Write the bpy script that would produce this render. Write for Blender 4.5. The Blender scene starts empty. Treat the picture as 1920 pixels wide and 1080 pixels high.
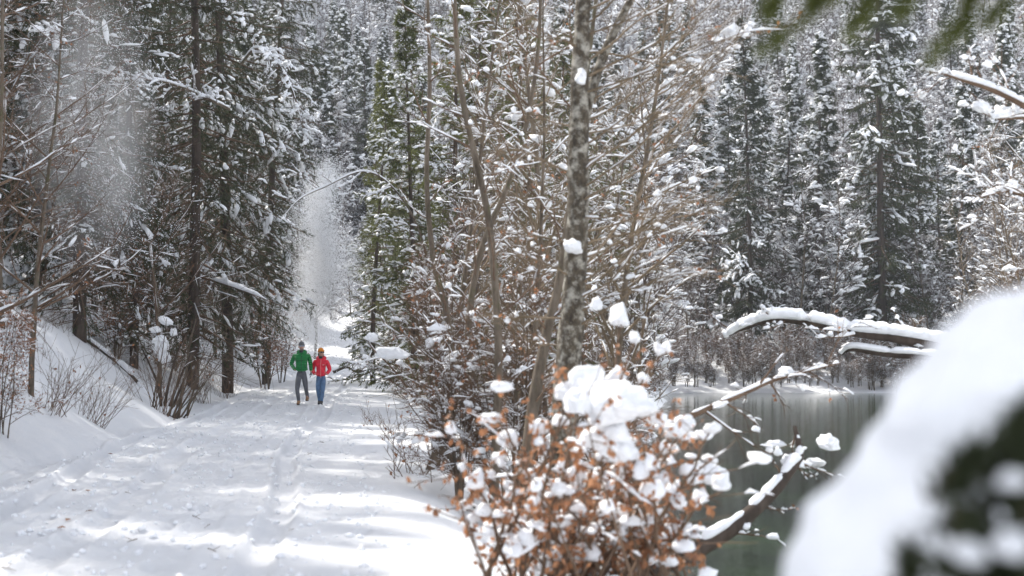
import bpy, bmesh, math, random
import numpy as np
from mathutils import Vector, Matrix
SC = bpy.context.scene
COL = SC.collection
R = math.radians
# ------------------------------------------------------------------ camera, world, sun, exposure
FPX = 2666.7                      # focal length in px of the 1920 frame
PITCH = math.atan(100 / FPX)
CAMZ = 1.8
cam = bpy.data.cameras.new('camera'); camo = bpy.data.objects.new('camera', cam); COL.objects.link(camo)
cam.lens = 50; cam.sensor_width = 36; cam.clip_start = 0.05; cam.clip_end = 3000
camo.location = (0, 0, CAMZ); camo.rotation_euler = (R(90) + PITCH, 0, 0)
cam.dof.use_dof = True; cam.dof.focus_distance = 40; cam.dof.aperture_fstop = 1.8
SC.camera = camo
SUN_AZ, SUN_EL = R(-52), R(47)     # azimuth from +Y towards +X
w = bpy.data.worlds.new('World'); SC.world = w; w.use_nodes = True
nt = w.node_tree; nt.nodes.clear()
sky = nt.nodes.new('ShaderNodeTexSky'); sky.sky_type = 'NISHITA'; sky.sun_disc = False
sky.sun_elevation = SUN_EL; sky.sun_rotation = SUN_AZ; sky.altitude = 600; sky.dust_density = 2.0; sky.air_density = 0.8
bg = nt.nodes.new('ShaderNodeBackground'); bg.inputs[1].default_value = 0.15
wo = nt.nodes.new('ShaderNodeOutputWorld'); hs = nt.nodes.new('ShaderNodeHueSaturation'); hs.inputs['Saturation'].default_value = .3; nt.links.new(sky.outputs[0], hs.inputs['Color']); nt.links.new(hs.outputs[0], bg.inputs[0]); nt.links.new(bg.outputs[0], wo.inputs[0])
sl = bpy.data.lights.new('sun', 'SUN'); sl.energy = 2.5; sl.angle = R(1.0); sl.color = (1, 0.95, 0.87)
so = bpy.data.objects.new('sun', sl); COL.objects.link(so)
sd = Vector((math.sin(SUN_AZ) * math.cos(SUN_EL), math.cos(SUN_AZ) * math.cos(SUN_EL), math.sin(SUN_EL)))
so.rotation_euler = sd.to_track_quat('Z', 'Y').to_euler(); so.location = (30, 20, 60)
SC.view_settings.view_transform = 'Standard'; SC.view_settings.look = 'None'
SC.view_settings.exposure = 1.45; SC.view_settings.gamma = 1; SC.view_settings.use_curve_mapping = False
SC.render.engine = 'CYCLES'
cy = SC.cycles
cy.max_bounces = 6; cy.diffuse_bounces = 4; cy.glossy_bounces = 2; cy.transmission_bounces = 4; cy.volume_bounces = 1
cy.transparent_max_bounces = 6; cy.caustics_reflective = False; cy.caustics_refractive = False
cy.use_denoising = True; cy.use_adaptive_sampling = True; cy.adaptive_threshold = 0.02
cy.volume_step_rate = 2.0
# ------------------------------------------------------------------ helpers
rng = np.random.default_rng(7)

def P(px, py, d):
    """world point seen at photo pixel (px,py), d metres in front"""
    a = (px - 960) / FPX; b = (540 - py) / FPX
    c, s = math.cos(PITCH), math.sin(PITCH)
    y = c - b * s; z = s + b * c
    return np.array([a / y * d, d, CAMZ + z / y * d])

def X(px, d): return (px - 960) / FPX * d

def _h(ix, iy, iz, seed):
    n = (ix * 374761393 + iy * 668265263 + iz * 2147483647 + seed * 1274126177) & 0xFFFFFFFF
    n = ((n ^ (n >> 13)) * 1274126177) & 0xFFFFFFFF
    n = ((n ^ (n >> 16)) * 2246822519) & 0xFFFFFFFF
    return ((n ^ (n >> 15)) & 0xFFFFFF) / float(0xFFFFFF)

def noise(x, y, z=0.0, seed=0):
    x, y, z = np.broadcast_arrays(np.asarray(x, float), np.asarray(y, float), np.asarray(z, float))
    ix = np.floor(x).astype(np.int64); iy = np.floor(y).astype(np.int64); iz = np.floor(z).astype(np.int64)
    fx, fy, fz = x - ix, y - iy, z - iz
    fx = fx * fx * (3 - 2 * fx); fy = fy * fy * (3 - 2 * fy); fz = fz * fz * (3 - 2 * fz)
    r = 0
    for a in (0, 1):
        for b in (0, 1):
            for c in (0, 1):
                r = r + _h(ix + a, iy + b, iz + c, seed) * (fx if a else 1 - fx) * (fy if b else 1 - fy) * (fz if c else 1 - fz)
    return r * 2 - 1

def fbm(x, y, z=0.0, seed=0, o=3):
    r = 0; a = 1; f = 1; t = 0
    for i in range(o):
        r = r + a * noise(np.asarray(x) * f, np.asarray(y) * f, np.asarray(z) * f, seed + i); t += a; a *= .5; f *= 2.03
    return r / t

class MB:
    def __init__(s): s.V = []; s.F = []; s.n = 0
    def add(s, v, f, mat=0, tint=None):
        v = np.asarray(v, float).reshape(-1, 3); f = np.asarray(f, np.int64)
        if len(v) == 0 or len(f) == 0: return
        if tint is None: tint = 0.5
        s.V.append((v, np.broadcast_to(np.asarray(tint, float).ravel(), (len(v),))))
        s.F.append((f + s.n, mat)); s.n += len(v)
    def merge(s, o, matmap=None):
        for (v, t) in o.V: s.V.append((v, t))
        for (f, m) in o.F: s.F.append((f + s.n, matmap[m] if matmap else m))
        s.n += o.n
    def mesh(s, name, mats, smooth=True):
        me = bpy.data.meshes.new(name)
        if not s.V:
            return me
        V = np.concatenate([v for v, t in s.V]); T = np.concatenate([t for v, t in s.V])
        loops = []; tot = []; mi = []
        for f, m in s.F:
            loops.append(f.ravel()); tot.append(np.full(len(f), f.shape[1])); mi.append(np.full(len(f), m))
        loops = np.concatenate(loops); tot = np.concatenate(tot); mi = np.concatenate(mi)
        me.vertices.add(len(V)); me.vertices.foreach_set('co', V.astype(np.float32).ravel())
        me.loops.add(len(loops)); me.loops.foreach_set('vertex_index', loops.astype(np.int32))
        me.polygons.add(len(tot))
        st = np.concatenate([[0], np.cumsum(tot)[:-1]])
        me.polygons.foreach_set('loop_start', st.astype(np.int32))
        me.polygons.foreach_set('loop_total', tot.astype(np.int32))
        me.polygons.foreach_set('material_index', mi.astype(np.int32))
        me.polygons.foreach_set('use_smooth', np.full(len(tot), smooth))
        a = me.attributes.new('tint', 'FLOAT', 'POINT'); a.data.foreach_set('value', T.astype(np.float32))
        for m in (mats if isinstance(mats, (list, tuple)) else [mats]): me.materials.append(m)
        me.update(calc_edges=True)
        return me

def link(name, me, parent=None, loc=None):
    o = bpy.data.objects.new(name, me); COL.objects.link(o)
    if parent: o.parent = parent
    if loc is not None: o.location = [float(c) for c in loc]
    return o

def tag(o, label=None, cat=None, group=None, kind=None):
    if label: o['label'] = label
    if cat: o['category'] = cat
    if group: o['group'] = group
    if kind: o['kind'] = kind
    return o

def thing(name, label, cat, loc=(0, 0, 0), rz=0, s=1, group=None):
    o = bpy.data.objects.new(name, None); COL.objects.link(o)
    o.location = [float(c) for c in loc]; o.rotation_euler = (0, 0, rz); o.scale = (s, s, s); o.empty_display_size = .2
    return tag(o, label, cat, group)

def nrm(v): return v / np.maximum(np.linalg.norm(v, axis=-1, keepdims=True), 1e-9)

def frames(pts):
    t = np.empty_like(pts); t[:, 1:-1] = pts[:, 2:] - pts[:, :-2]; t[:, 0] = pts[:, 1] - pts[:, 0]; t[:, -1] = pts[:, -1] - pts[:, -2]
    t = nrm(t)
    m = nrm(t.mean(1))
    ref = np.where((np.abs(m[:, 2:3]) > .8), np.array([[0.35, 1., 0.]]), np.array([[0., 0., 1.]]))[:, None, :]
    side = nrm(np.cross(t, np.broadcast_to(ref, t.shape)))
    up = np.cross(side, t)
    return t, side, up

def tubes(mb, pts, rad, K=4, mat=0, tint=None, cap=False):
    pts = np.asarray(pts, float); rad = np.asarray(rad, float)
    N, Pn, _ = pts.shape
    if N == 0: return
    t, side, up = frames(pts)
    a = np.arange(K) / K * 2 * math.pi
    ring = pts[:, :, None, :] + rad[:, :, None, None] * (side[:, :, None, :] * np.cos(a)[None, None, :, None] + up[:, :, None, :] * np.sin(a)[None, None, :, None])
    base = (np.arange(N)[:, None, None] * Pn + np.arange(Pn - 1)[None, :, None]) * K
    k = np.arange(K)[None, None, :]; k2 = (k + 1) % K
    q = np.stack([base + k, base + k2, base + K + k2, base + K + k], -1).reshape(-1, 4)
    tt = None if tint is None else np.repeat(np.broadcast_to(np.asarray(tint, float).reshape(-1), (N,)), Pn * K)
    mb.add(ring.reshape(-1, 3), q, mat, tt)

def lerp_path(pts, rad, sub):
    N, Pn, _ = pts.shape; Q = (Pn - 1) * sub + 1
    u = np.arange(Q) / sub; i = np.minimum(u.astype(int), Pn - 2); f = u - i
    return pts[:, i] * (1 - f)[None, :, None] + pts[:, i + 1] * f[None, :, None], rad[:, i] * (1 - f) + rad[:, i + 1] * f

def ridge(mb, pts, rad, width, prob, sub=3, K=5, mat=0, rg=None, flat=.75, coarse=2.5):
    """snow lying along branches, broken into lumps"""
    rg = rg or rng
    if len(pts) == 0: return
    p, r = lerp_path(np.asarray(pts, float), np.asarray(rad, float), sub)
    N, Q, _ = p.shape
    t, side, up = frames(p)
    hz = np.clip(1 - t[..., 2] ** 2 * 1.15, 0, 1)
    nc = max(3, int(Q / coarse) + 2)
    c = rg.random((N, nc)); u = np.linspace(0, nc - 1.001, Q); i = u.astype(int); f = u - i; f = f * f * (3 - 2 * f)
    n = c[:, i] * (1 - f) + c[:, i + 1] * f
    a = np.clip((n - (1 - prob)) / .3, 0, 1) ** .6
    a[:, -1] = 0; a[:, 0] *= .3
    a *= (.7 + .6 * rg.random((N, Q))) if coarse < 3 else (.92 + .16 * rg.random((N, Q)))
    w = a * np.broadcast_to(np.asarray(width, float).reshape(-1, 1), (N, Q)) * hz
    w = w * (w > .004) 
    z = np.array([0, 0, 1.])
    cen = p + z * (r * .75 + w * .28)[..., None]
    cen = cen * (w > 0)[..., None] + p * (w <= 0)[..., None]
    sd2 = nrm(np.cross(t, np.broadcast_to(z, t.shape)) + 1e-6); u2 = np.cross(sd2, t)
    ang = np.arange(K) / K * 2 * math.pi + math.pi / 2
    ca, sa = np.cos(ang), np.sin(ang); sa = np.where(sa < 0, sa * .45, sa * flat)
    ring = cen[:, :, None, :] + w[:, :, None, None] * (sd2[:, :, None, :] * ca[None, None, :, None] + u2[:, :, None, :] * sa[None, None, :, None])
    keep = (w[:, :-1] > 0) | (w[:, 1:] > 0)
    base = ((np.arange(N)[:, None] * Q + np.arange(Q - 1)[None, :]) * K)[keep][:, None]
    k = np.arange(K)[None, :]; k2 = (k + 1) % K
    q = np.stack([base + k, base + k2, base + K + k2, base + K + k], -1).reshape(-1, 4)
    used = np.unique(q); remap = np.full(N * Q * K, -1); remap[used] = np.arange(len(used))
    mb.add(ring.reshape(-1, 3)[used], remap[q], mat)

def ico(sub):
    b = bmesh.new(); bmesh.ops.create_icosphere(b, subdivisions=sub, radius=1)
    v = np.array([x.co[:] for x in b.verts]); f = np.array([[x.index for x in fc.verts] for fc in b.faces]); b.free(); return v, f
ICO = {1: ico(1), 2: ico(2), 3: ico(3), 4: ico(4)}

def blob_shape(sub, seed, amp=.28, freq=1.3, flat=.5):
    v, f = ICO[sub]; v = v.copy()
    d = 1 + amp * fbm(v[:, 0] * freq + 9 * seed, v[:, 1] * freq + 3.3, v[:, 2] * freq + 5.1 * seed, seed, 3)
    v *= d[:, None]
    v[:, 2] = np.where(v[:, 2] < 0, v[:, 2] * flat, v[:, 2])
    return v, f

_BL = {s: [blob_shape(s, i, .7, 1.8, .5) for i in range(6)] for s in (1, 2)}
def blobs(mb, pos, scale, sub=1, mat=0, rg=None, yaw=None, pitch=0):
    """pos (N,3), scale (N,3)"""
    rg = rg or rng
    N = len(pos)
    if N == 0: return
    pick = rg.integers(0, 6, N); yaw = rg.random(N) * 6.28 if yaw is None else yaw
    for k in range(6):
        m = pick == k
        if not m.any(): continue
        v, f = _BL[sub][k]; n = m.sum()
        vv = v[None] * scale[m][:, None, :]
        ti = (rg.normal(0, .2, n) + np.broadcast_to(pitch, (N,))[m])[:, None]; vv = np.stack([vv[..., 0] * np.cos(ti) + vv[..., 2] * np.sin(ti), vv[..., 1], vv[..., 2] * np.cos(ti) - vv[..., 0] * np.sin(ti)], -1)
        c, s = np.cos(yaw[m])[:, None], np.sin(yaw[m])[:, None]
        o = np.stack([vv[..., 0] * c - vv[..., 1] * s, vv[..., 0] * s + vv[..., 1] * c, vv[..., 2]], -1) + pos[m][:, None, :]
        ff = (f[None] + (np.arange(n) * len(v))[:, None, None]).reshape(-1, 3)
        mb.add(o.reshape(-1, 3), ff, mat)

def grow(start, d, length, Pn, r0, tip=.25, grav=0., wig=.1, rg=None, up=0.):
    rg = rg or rng
    N = len(start); pts = np.empty((N, Pn, 3)); pts[:, 0] = start; d = nrm(d.copy()); st = (length / (Pn - 1))[:, None]
    for i in range(1, Pn):
        d = d + rg.normal(0, wig, (N, 3)); d[:, 2] += grav + up * i / Pn
        d = nrm(d); pts[:, i] = pts[:, i - 1] + d * st
    t = np.linspace(0, 1, Pn)[None]
    return pts, np.asarray(r0).reshape(-1, 1) * (1 - t * (1 - tip))

def spawn(pts, rad, n, t0, t1, ang, rg=None, flat=0., sidebias=None):
    """n children per parent -> start, dir, radius, parent index, t"""
    rg = rg or rng
    N, Pn, _ = pts.shape
    idx = np.repeat(np.arange(N), n); M = len(idx)
    t = t0 + (t1 - t0) * ((np.tile(np.arange(n), N) + rg.random(M)) / n)
    u = t * (Pn - 1); i = np.minimum(u.astype(int), Pn - 2); f = (u - i)[:, None]
    a, b = pts[idx, i], pts[idx, i + 1]
    s = a * (1 - f) + b * f; tg = nrm(b - a)
    r = rad[idx, i] * (1 - f[:, 0]) + rad[idx, i + 1] * f[:, 0]
    rv = rg.normal(0, 1, (M, 3)); rv[:, 2] *= (1 - flat)
    if sidebias is not None: rv = rv + np.asarray(sidebias)
    pe = nrm(rv - (rv * tg).sum(1, keepdims=True) * tg)
    an = ang * (1 + rg.normal(0, .18, M))
    return s, nrm(tg * np.cos(an)[:, None] + pe * np.sin(an)[:, None]), r, idx, t

def spikes(mb, o, d, L, W, mat=0, rg=None):
    """thin needle-twig triangles"""
    rg = rg or rng
    N = len(o); s = nrm(np.cross(d, rg.normal(0, 1, (N, 3))))
    L = np.broadcast_to(L, (N,))[:, None]; W = np.broadcast_to(W, (N,))[:, None]
    v = np.stack([o - s * W * .5, o + s * W * .5, o + d * L], 1).reshape(-1, 3)
    mb.add(v, np.arange(N * 3).reshape(-1, 3), mat, np.repeat(rg.random(N), 3))

def on_paths(pts, n, rg, t0=0., t1=1.):
    N, Pn, _ = pts.shape; idx = np.repeat(np.arange(N), n); M = len(idx)
    t = t0 + (t1 - t0) * rg.random(M); u = t * (Pn - 1); i = np.minimum(u.astype(int), Pn - 2); f = (u - i)[:, None]
    a, b = pts[idx, i], pts[idx, i + 1]
    return a * (1 - f) + b * f, nrm(b - a), idx, t
# ------------------------------------------------------------------ materials
def new_mat(name):
    m = bpy.data.materials.new(name); m.use_nodes = True; n = m.node_tree; b = n.nodes['Principled BSDF']; return m, n, b

def noisy(n, scale, detail=4, rough=.6, coord='Object', stretch=None):
    tc = n.nodes.new('ShaderNodeTexCoord'); no = n.nodes.new('ShaderNodeTexNoise')
    no.inputs['Scale'].default_value = scale; no.inputs['Detail'].default_value = detail; no.inputs['Roughness'].default_value = rough
    if stretch:
        mp = n.nodes.new('ShaderNodeMapping'); mp.inputs['Scale'].default_value = stretch
        n.links.new(tc.outputs[coord], mp.inputs[0]); n.links.new(mp.outputs[0], no.inputs[0])
    else: n.links.new(tc.outputs[coord], no.inputs[0])
    return no

def ramp(n, src, stops):
    r = n.nodes.new('ShaderNodeValToRGB'); e = r.color_ramp.elements
    while len(e) < len(stops): e.new(.5)
    for q, (p, c) in zip(e, stops): q.position = p; q.color = (*c, 1)
    n.links.new(src, r.inputs[0]); return r

def bump(n, b, src, strength, dist=.02):
    u = n.nodes.new('ShaderNodeBump'); u.inputs['Strength'].default_value = strength; u.inputs['Distance'].default_value = dist
    n.links.new(src, u.inputs['Height']); n.links.new(u.outputs[0], b.inputs['Normal']); return u

def snow_mat(name, col, bscale, bstr, bdist, sss=0.0):
    m, n, b = new_mat(name); b.inputs['Base Color'].default_value = (*col, 1)
    b.inputs['Roughness'].default_value = .55; b.inputs['Specular IOR Level'].default_value = .25
    no = noisy(n, bscale, 6, .65); bump(n, b, no.outputs[0], bstr, bdist)
    if sss: b.inputs['Subsurface Weight'].default_value = sss; b.inputs['Subsurface Radius'].default_value = (.06, .08, .1); b.inputs['Subsurface Scale'].default_value = .5
    return m

def snowg():
    m, n, b = new_mat('ground_snow')
    no = noisy(n, 3.2, 8, .62); r = ramp(n, no.outputs[0], [(.3, (.84, .855, .885)), (.7, (.9, .905, .92))])
    n.links.new(r.outputs[0], b.inputs['Base Color']); b.inputs['Roughness'].default_value = .6; b.inputs['Specular IOR Level'].default_value = .25
    n2 = noisy(n, 9, 10, .78); bump(n, b, n2.outputs[0], .9, .05)
    return m

def bark(name, c1, c2, c3, scale=6, stretch=(1, 1, .25), moss=None, rough=.9, bs=.6, lich=(.55, .68)):
    m, n, b = new_mat(name)
    no = noisy(n, scale, 6, .7, stretch=stretch); r = ramp(n, no.outputs[0], [(.35, c1), (.55, c2), (.75, c3)])
    out = r.outputs[0]
    if moss:
        n2 = noisy(n, scale * .45, 6, .7); 
        mx = n.nodes.new('ShaderNodeMix'); mx.data_type = 'RGBA'
        rr = ramp(n, n2.outputs[0], [(lich[0], (0, 0, 0)), (lich[1], (1, 1, 1))])
        n.links.new(rr.outputs[0], mx.inputs['Factor']); n.links.new(out, mx.inputs['A']); mx.inputs['B'].default_value = (*moss, 1); out = mx.outputs['Result']
    n.links.new(out, b.inputs['Base Color']); b.inputs['Roughness'].default_value = rough
    bump(n, b, no.outputs[0], bs, .02); return m

def leafy(name, ca, cb, trans=.35, rough=.6):
    m = bpy.data.materials.new(name); m.use_nodes = True; n = m.node_tree; b = n.nodes['Principled BSDF']
    at = n.nodes.new('ShaderNodeAttribute'); at.attribute_name = 'tint'
    oi = n.nodes.new('ShaderNodeObjectInfo'); ad = n.nodes.new('ShaderNodeMath'); ad.operation = 'MULTIPLY_ADD'
    n.links.new(oi.outputs['Random'], ad.inputs[0]); ad.inputs[1].default_value = .5; 
    h = n.nodes.new('ShaderNodeMath'); h.operation = 'MULTIPLY'; h.inputs[1].default_value = .55
    n.links.new(at.outputs['Fac'], h.inputs[0]); n.links.new(h.outputs[0], ad.inputs[2])
    r = ramp(n, ad.outputs[0], [(0, ca), (1, cb)]); n.links.new(r.outputs[0], b.inputs['Base Color']); b.inputs['Roughness'].default_value = rough
    tr = n.nodes.new('ShaderNodeBsdfTranslucent'); n.links.new(r.outputs[0], tr.inputs[0])
    mx = n.nodes.new('ShaderNodeMixShader'); mx.inputs[0].default_value = trans
    n.links.new(b.outputs[0], mx.inputs[1]); n.links.new(tr.outputs[0], mx.inputs[2]); n.links.new(mx.outputs[0], n.nodes['Material Output'].inputs[0])
    return m

def plain(name, col, rough=.7, metal=0, bscale=None, bstr=.3, var=.25):
    m, n, b = new_mat(name); b.inputs['Roughness'].default_value = rough; b.inputs['Metallic'].default_value = metal
    no = noisy(n, bscale or 20, 4, .6)
    r = ramp(n, no.outputs[0], [(.3, tuple(c * (1 - var) for c in col)), (.7, tuple(min(1, c * (1 + var)) for c in col))])
    n.links.new(r.outputs[0], b.inputs['Base Color']); bump(n, b, no.outputs[0], bstr, .005); return m

SNOW = snow_mat('snow', (.87, .88, .905), 9, .35, .04)
SNOWB = snow_mat('soft_snow', (.88, .89, .91), 7, .4, .05, 0)
SNOWG = snowg()
BARKD = bark('spruce_bark', (.03, .021, .015), (.065, .046, .034), (.12, .095, .075), 5)
BARKG = bark('grey_bark', (.06, .045, .03), (.14, .11, .08), (.24, .2, .16), 7, moss=(.08, .08, .03))
BARKH = bark('lichen_bark', (.028, .021, .014), (.07, .054, .035), (.17, .14, .10), 19, (1, 1, .6), moss=(.36, .34, .29), bs=.9, lich=(.48, .64))
TWIG = bark('twig_bark', (.085, .05, .03), (.15, .095, .06), (.21, .145, .10), 3)
TWIGL = bark('pale_twig_bark', (.11, .08, .045), (.19, .14, .09), (.28, .21, .14), 3)
TWIGF = bark('far_twig_bark', (.05, .036, .032), (.085, .062, .052), (.13, .10, .085), 3)
NEED = leafy('spruce_needles', (.02, .03, .011), (.06, .07, .022), .25)
NEEDL = leafy('sunlit_olive_needles', (.06, .075, .02), (.16, .17, .05), .4)  # lighter olive: sun shining through the crowns is put into the colour
LEAF = leafy('copper_leaves', (.15, .06, .03), (.44, .21, .10), .4, .5)

# ------------------------------------------------------------------ terrain
XR = ([-20, 6, 11, 15, 21.8, 40, 68, 90, 140], [.9, .6, .3, -.1, -1.15, -2.85, -5.6, -9, -16])
XL = ([-20, 6, 19, 24, 48, 74, 90, 140], [-7.4, -7.2, -6.9, -6.85, -9.4, -11.6, -14, -22])
WATER = -1.2
def xr(y): return np.interp(y, *XR)
def xl(y): return np.interp(y, *XL)
def sstep(a, b, x):
    t = np.clip((x - a) / (b - a), 0, 1); return t * t * (3 - 2 * t)
def H(x, y):
    x = np.asarray(x, float); y = np.asarray(y, float)
    z = .03 * fbm(x * .4, y * .12, 0, 3, 2)
    # left bank
    s = xl(y) - x + .5 * noise(x * .25, y * .25, 0, 5)
    bank = np.where(s > 0, .6 * np.maximum(0, s - .2) - .15 * np.maximum(0, s - 5), 0)
    lum = sstep(.5, 3, s)
    z = z + bank + lum * (.35 * fbm(x * .55, y * .45, 0, 8, 4) + .10 * fbm(x * 2.2, y * 2, 0, 18, 3))
    # back slope
    back = .03 * np.maximum(0, y - 74) + .42 * np.maximum(0, y - 104 + 6 * noise(x * .03, y * .03, 0, 9))
    z = z + back * sstep(74, 120, y) + sstep(81, 88, y) * .9 * fbm(x * .35, y * .35, 0, 11, 4)
    # lake
    xs = np.interp(y, [-20, 5, 11, 18, 35, 82, 96], [16, 9, 2.0, 1.6, 3.6, 9.5, 12]) + .5 * noise(y * .35, 1.7, 0, 4)
    xe = .27 * y + 1.2 + .8 * noise(y * .2, 8.1, 0, 6); xe = np.maximum(xe, np.interp(y, [70, 80, 90], [0, 8, 60]) * 0 + np.where(y > 66, 200, 0) * sstep(66, 80, y) + xe * 0)
    yf = 82 + 2.0 * noise(x * .12, 3.3, 0, 12) + 1.6 * fbm(x * .45, 2.3, 0, 14, 3)
    yn = 9 + .4 * noise(x * .5, 0.5, 0, 15)
    dist = np.minimum(np.minimum(x - xs, xe - x), np.minimum(yf - y, y - yn))      # >0 inside lake
    wslope = np.where(yf - y < 4, .9, .55)
    inside = sstep(-2.6, .9, dist * wslope * 1.6)
    zf = -2.0
    side = sstep(0, 2.0, x - xr(y)) * sstep(6, -4, y - 84)
    z = z + side * .25 * fbm(x * .9, y * .8, 0, 21, 3) 
    z = z * (1 - inside) + zf * inside
    return z

def hz(x, y): return float(H(np.array([x]), np.array([y]))[0])
def grid_mesh(name, xs, ys, zf, mat):
    GX, GY = np.meshgrid(xs, ys); Z = zf(GX, GY)
    n, m = GX.shape; i = (np.arange(n - 1)[:, None] * m + np.arange(m - 1)[None, :])
    mb = MB(); mb.add(np.stack([GX, GY, Z], -1).reshape(-1, 3), np.stack([i, i + 1, i + m + 1, i + m], -1).reshape(-1, 4))
    return mb.mesh(name, mat)

ys = np.concatenate([np.linspace(-25, 5, 16), 5.2 + np.cumsum(np.linspace(.12, .5, 240))])
ys = ys[ys < 125]; ys = np.concatenate([ys, np.linspace(126, 420, 60), [600, 1200]])
xs_ = np.concatenate([[-900, -400], np.linspace(-180, -21, 50), np.linspace(-20, 12, 190), np.linspace(12.3, 45, 90), np.linspace(46, 220, 50), [400, 900]])
def zground(x, y):
    inside = sstep(-.1, .5, x - xl(y)) * sstep(-.1, .5, xr(y) - x) * sstep(100, 80, y)
    return H(x, y) - .12 * inside
gr = link('snowy_ground', grid_mesh('snowy_ground', xs_, ys, zground, SNOWG)); gr['kind'] = 'structure'

def zpath(t, y):
    """t: metres left of the right-hand edge"""
    x = xr(y) - t; z = H(x, y) + .02
    wob = .12 * noise(y * .15, 2., 0, 31)
    def rut(c, wd, dp, ph, amt=1.):
        d = (t - c - wob) / wd
        g = -dp * np.exp(-d ** 4) + dp * .45 * np.exp(-((np.abs(d) - 1.35) / .3) ** 2)
        tread = .012 * np.sin(y * 2 * math.pi / .17 + np.abs(d) * 2.2 + ph) * np.exp(-d ** 4)
        return (g * (1.15 + .4 * noise(y * .5, c, 0, 33)) + tread * 1.3) * amt
    z = z + rut(2.25, .14, .08, 0) + rut(2.95, .15, .03, 2, .7) + rut(3.95, .17, .055, 1) + rut(5.1, .16, .09, 3) + rut(5.75, .15, .03, 1, .8)
    churn = sstep(2.3, 2.8, t) * sstep(5.0, 4.3, t)
    z = z + churn * (.022 * fbm(x * 3.2, y * 2.1, 0, 41, 3) + .03 * fbm(x * 8, y * 6, 0, 42, 2))
    z = z + .012 * fbm(x * 1.6, y * .25, 0, 43, 3) + .016 * fbm(x * 5, y * 4, 0, 44, 3)
    # footprints
    rg = np.random.default_rng(5)
    for k in range(240):
        yy = 8 + 55 * rg.random() ** 1.5; tt = (1.35, 3.35, 4.45)[k % 3] + rg.normal(0, .22)
        m = (np.abs(y - yy) < .4) & (np.abs(t - tt) < .3)
        if m.any(): z[m] -= .07 * np.exp(-(((y[m] - yy) / .15) ** 4 + ((t[m] - tt) / .06) ** 4)) - .01 * np.exp(-(((y[m] - yy) / .22) ** 2 + ((t[m] - tt) / .12) ** 2))
    W = xr(y) - xl(y)
    edge = np.minimum(t + .35 + .3 * noise(y * .8, 1, 0, 51), W - t + .35 + .3 * noise(y * .7, 5, 0, 52))
    return z - .2 * sstep(.5, -.2, edge)
yp = 5 + np.cumsum(np.interp(np.arange(620), [0, 200, 620], [.04, .06, .40])); yp = yp[yp < 92]
tp = np.linspace(-.4, 1, 220)
T0, YY = np.meshgrid(tp, yp)
Wd = xr(YY) - xl(YY); TT = -.6 + (T0 + .4) / 1.4 * (Wd + 1.2)
ZZ = zpath(TT, YY)
n_, m_ = TT.shape; ii = (np.arange(n_ - 1)[:, None] * m_ + np.arange(m_ - 1)[None, :])
mb = MB(); mb.add(np.stack([xr(YY) - TT, YY, ZZ], -1).reshape(-1, 3), np.stack([ii, ii + m_, ii + m_ + 1, ii + 1], -1).reshape(-1, 4))
pa = link('snowy_path', mb.mesh('snowy_path', SNOWG)); pa['kind'] = 'structure'

# water
m, n, b = new_mat('lake_water'); b.inputs['Roughness'].default_value = .04; b.inputs['IOR'].default_value = 1.33
b.inputs['Specular IOR Level'].default_value = .5
no = noisy(n, .25, 3, .5); r = ramp(n, no.outputs[0], [(.3, (.012, .024, .01)), (.7, (.024, .045, .018))]); n.links.new(r.outputs[0], b.inputs['Base Color'])
n1 = noisy(n, 2.6, 4, .6, stretch=(1, 2.2, 1)); bump(n, b, n1.outputs[0], .45, .012)
WAT = m
mb = MB(); mb.add([(-8, 5, WATER), (120, 5, WATER), (120, 100, WATER), (-8, 100, WATER)], [[0, 1, 2, 3]])
wa = link('lake_water', mb.mesh('lake_water', WAT)); wa['kind'] = 'structure'
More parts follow.
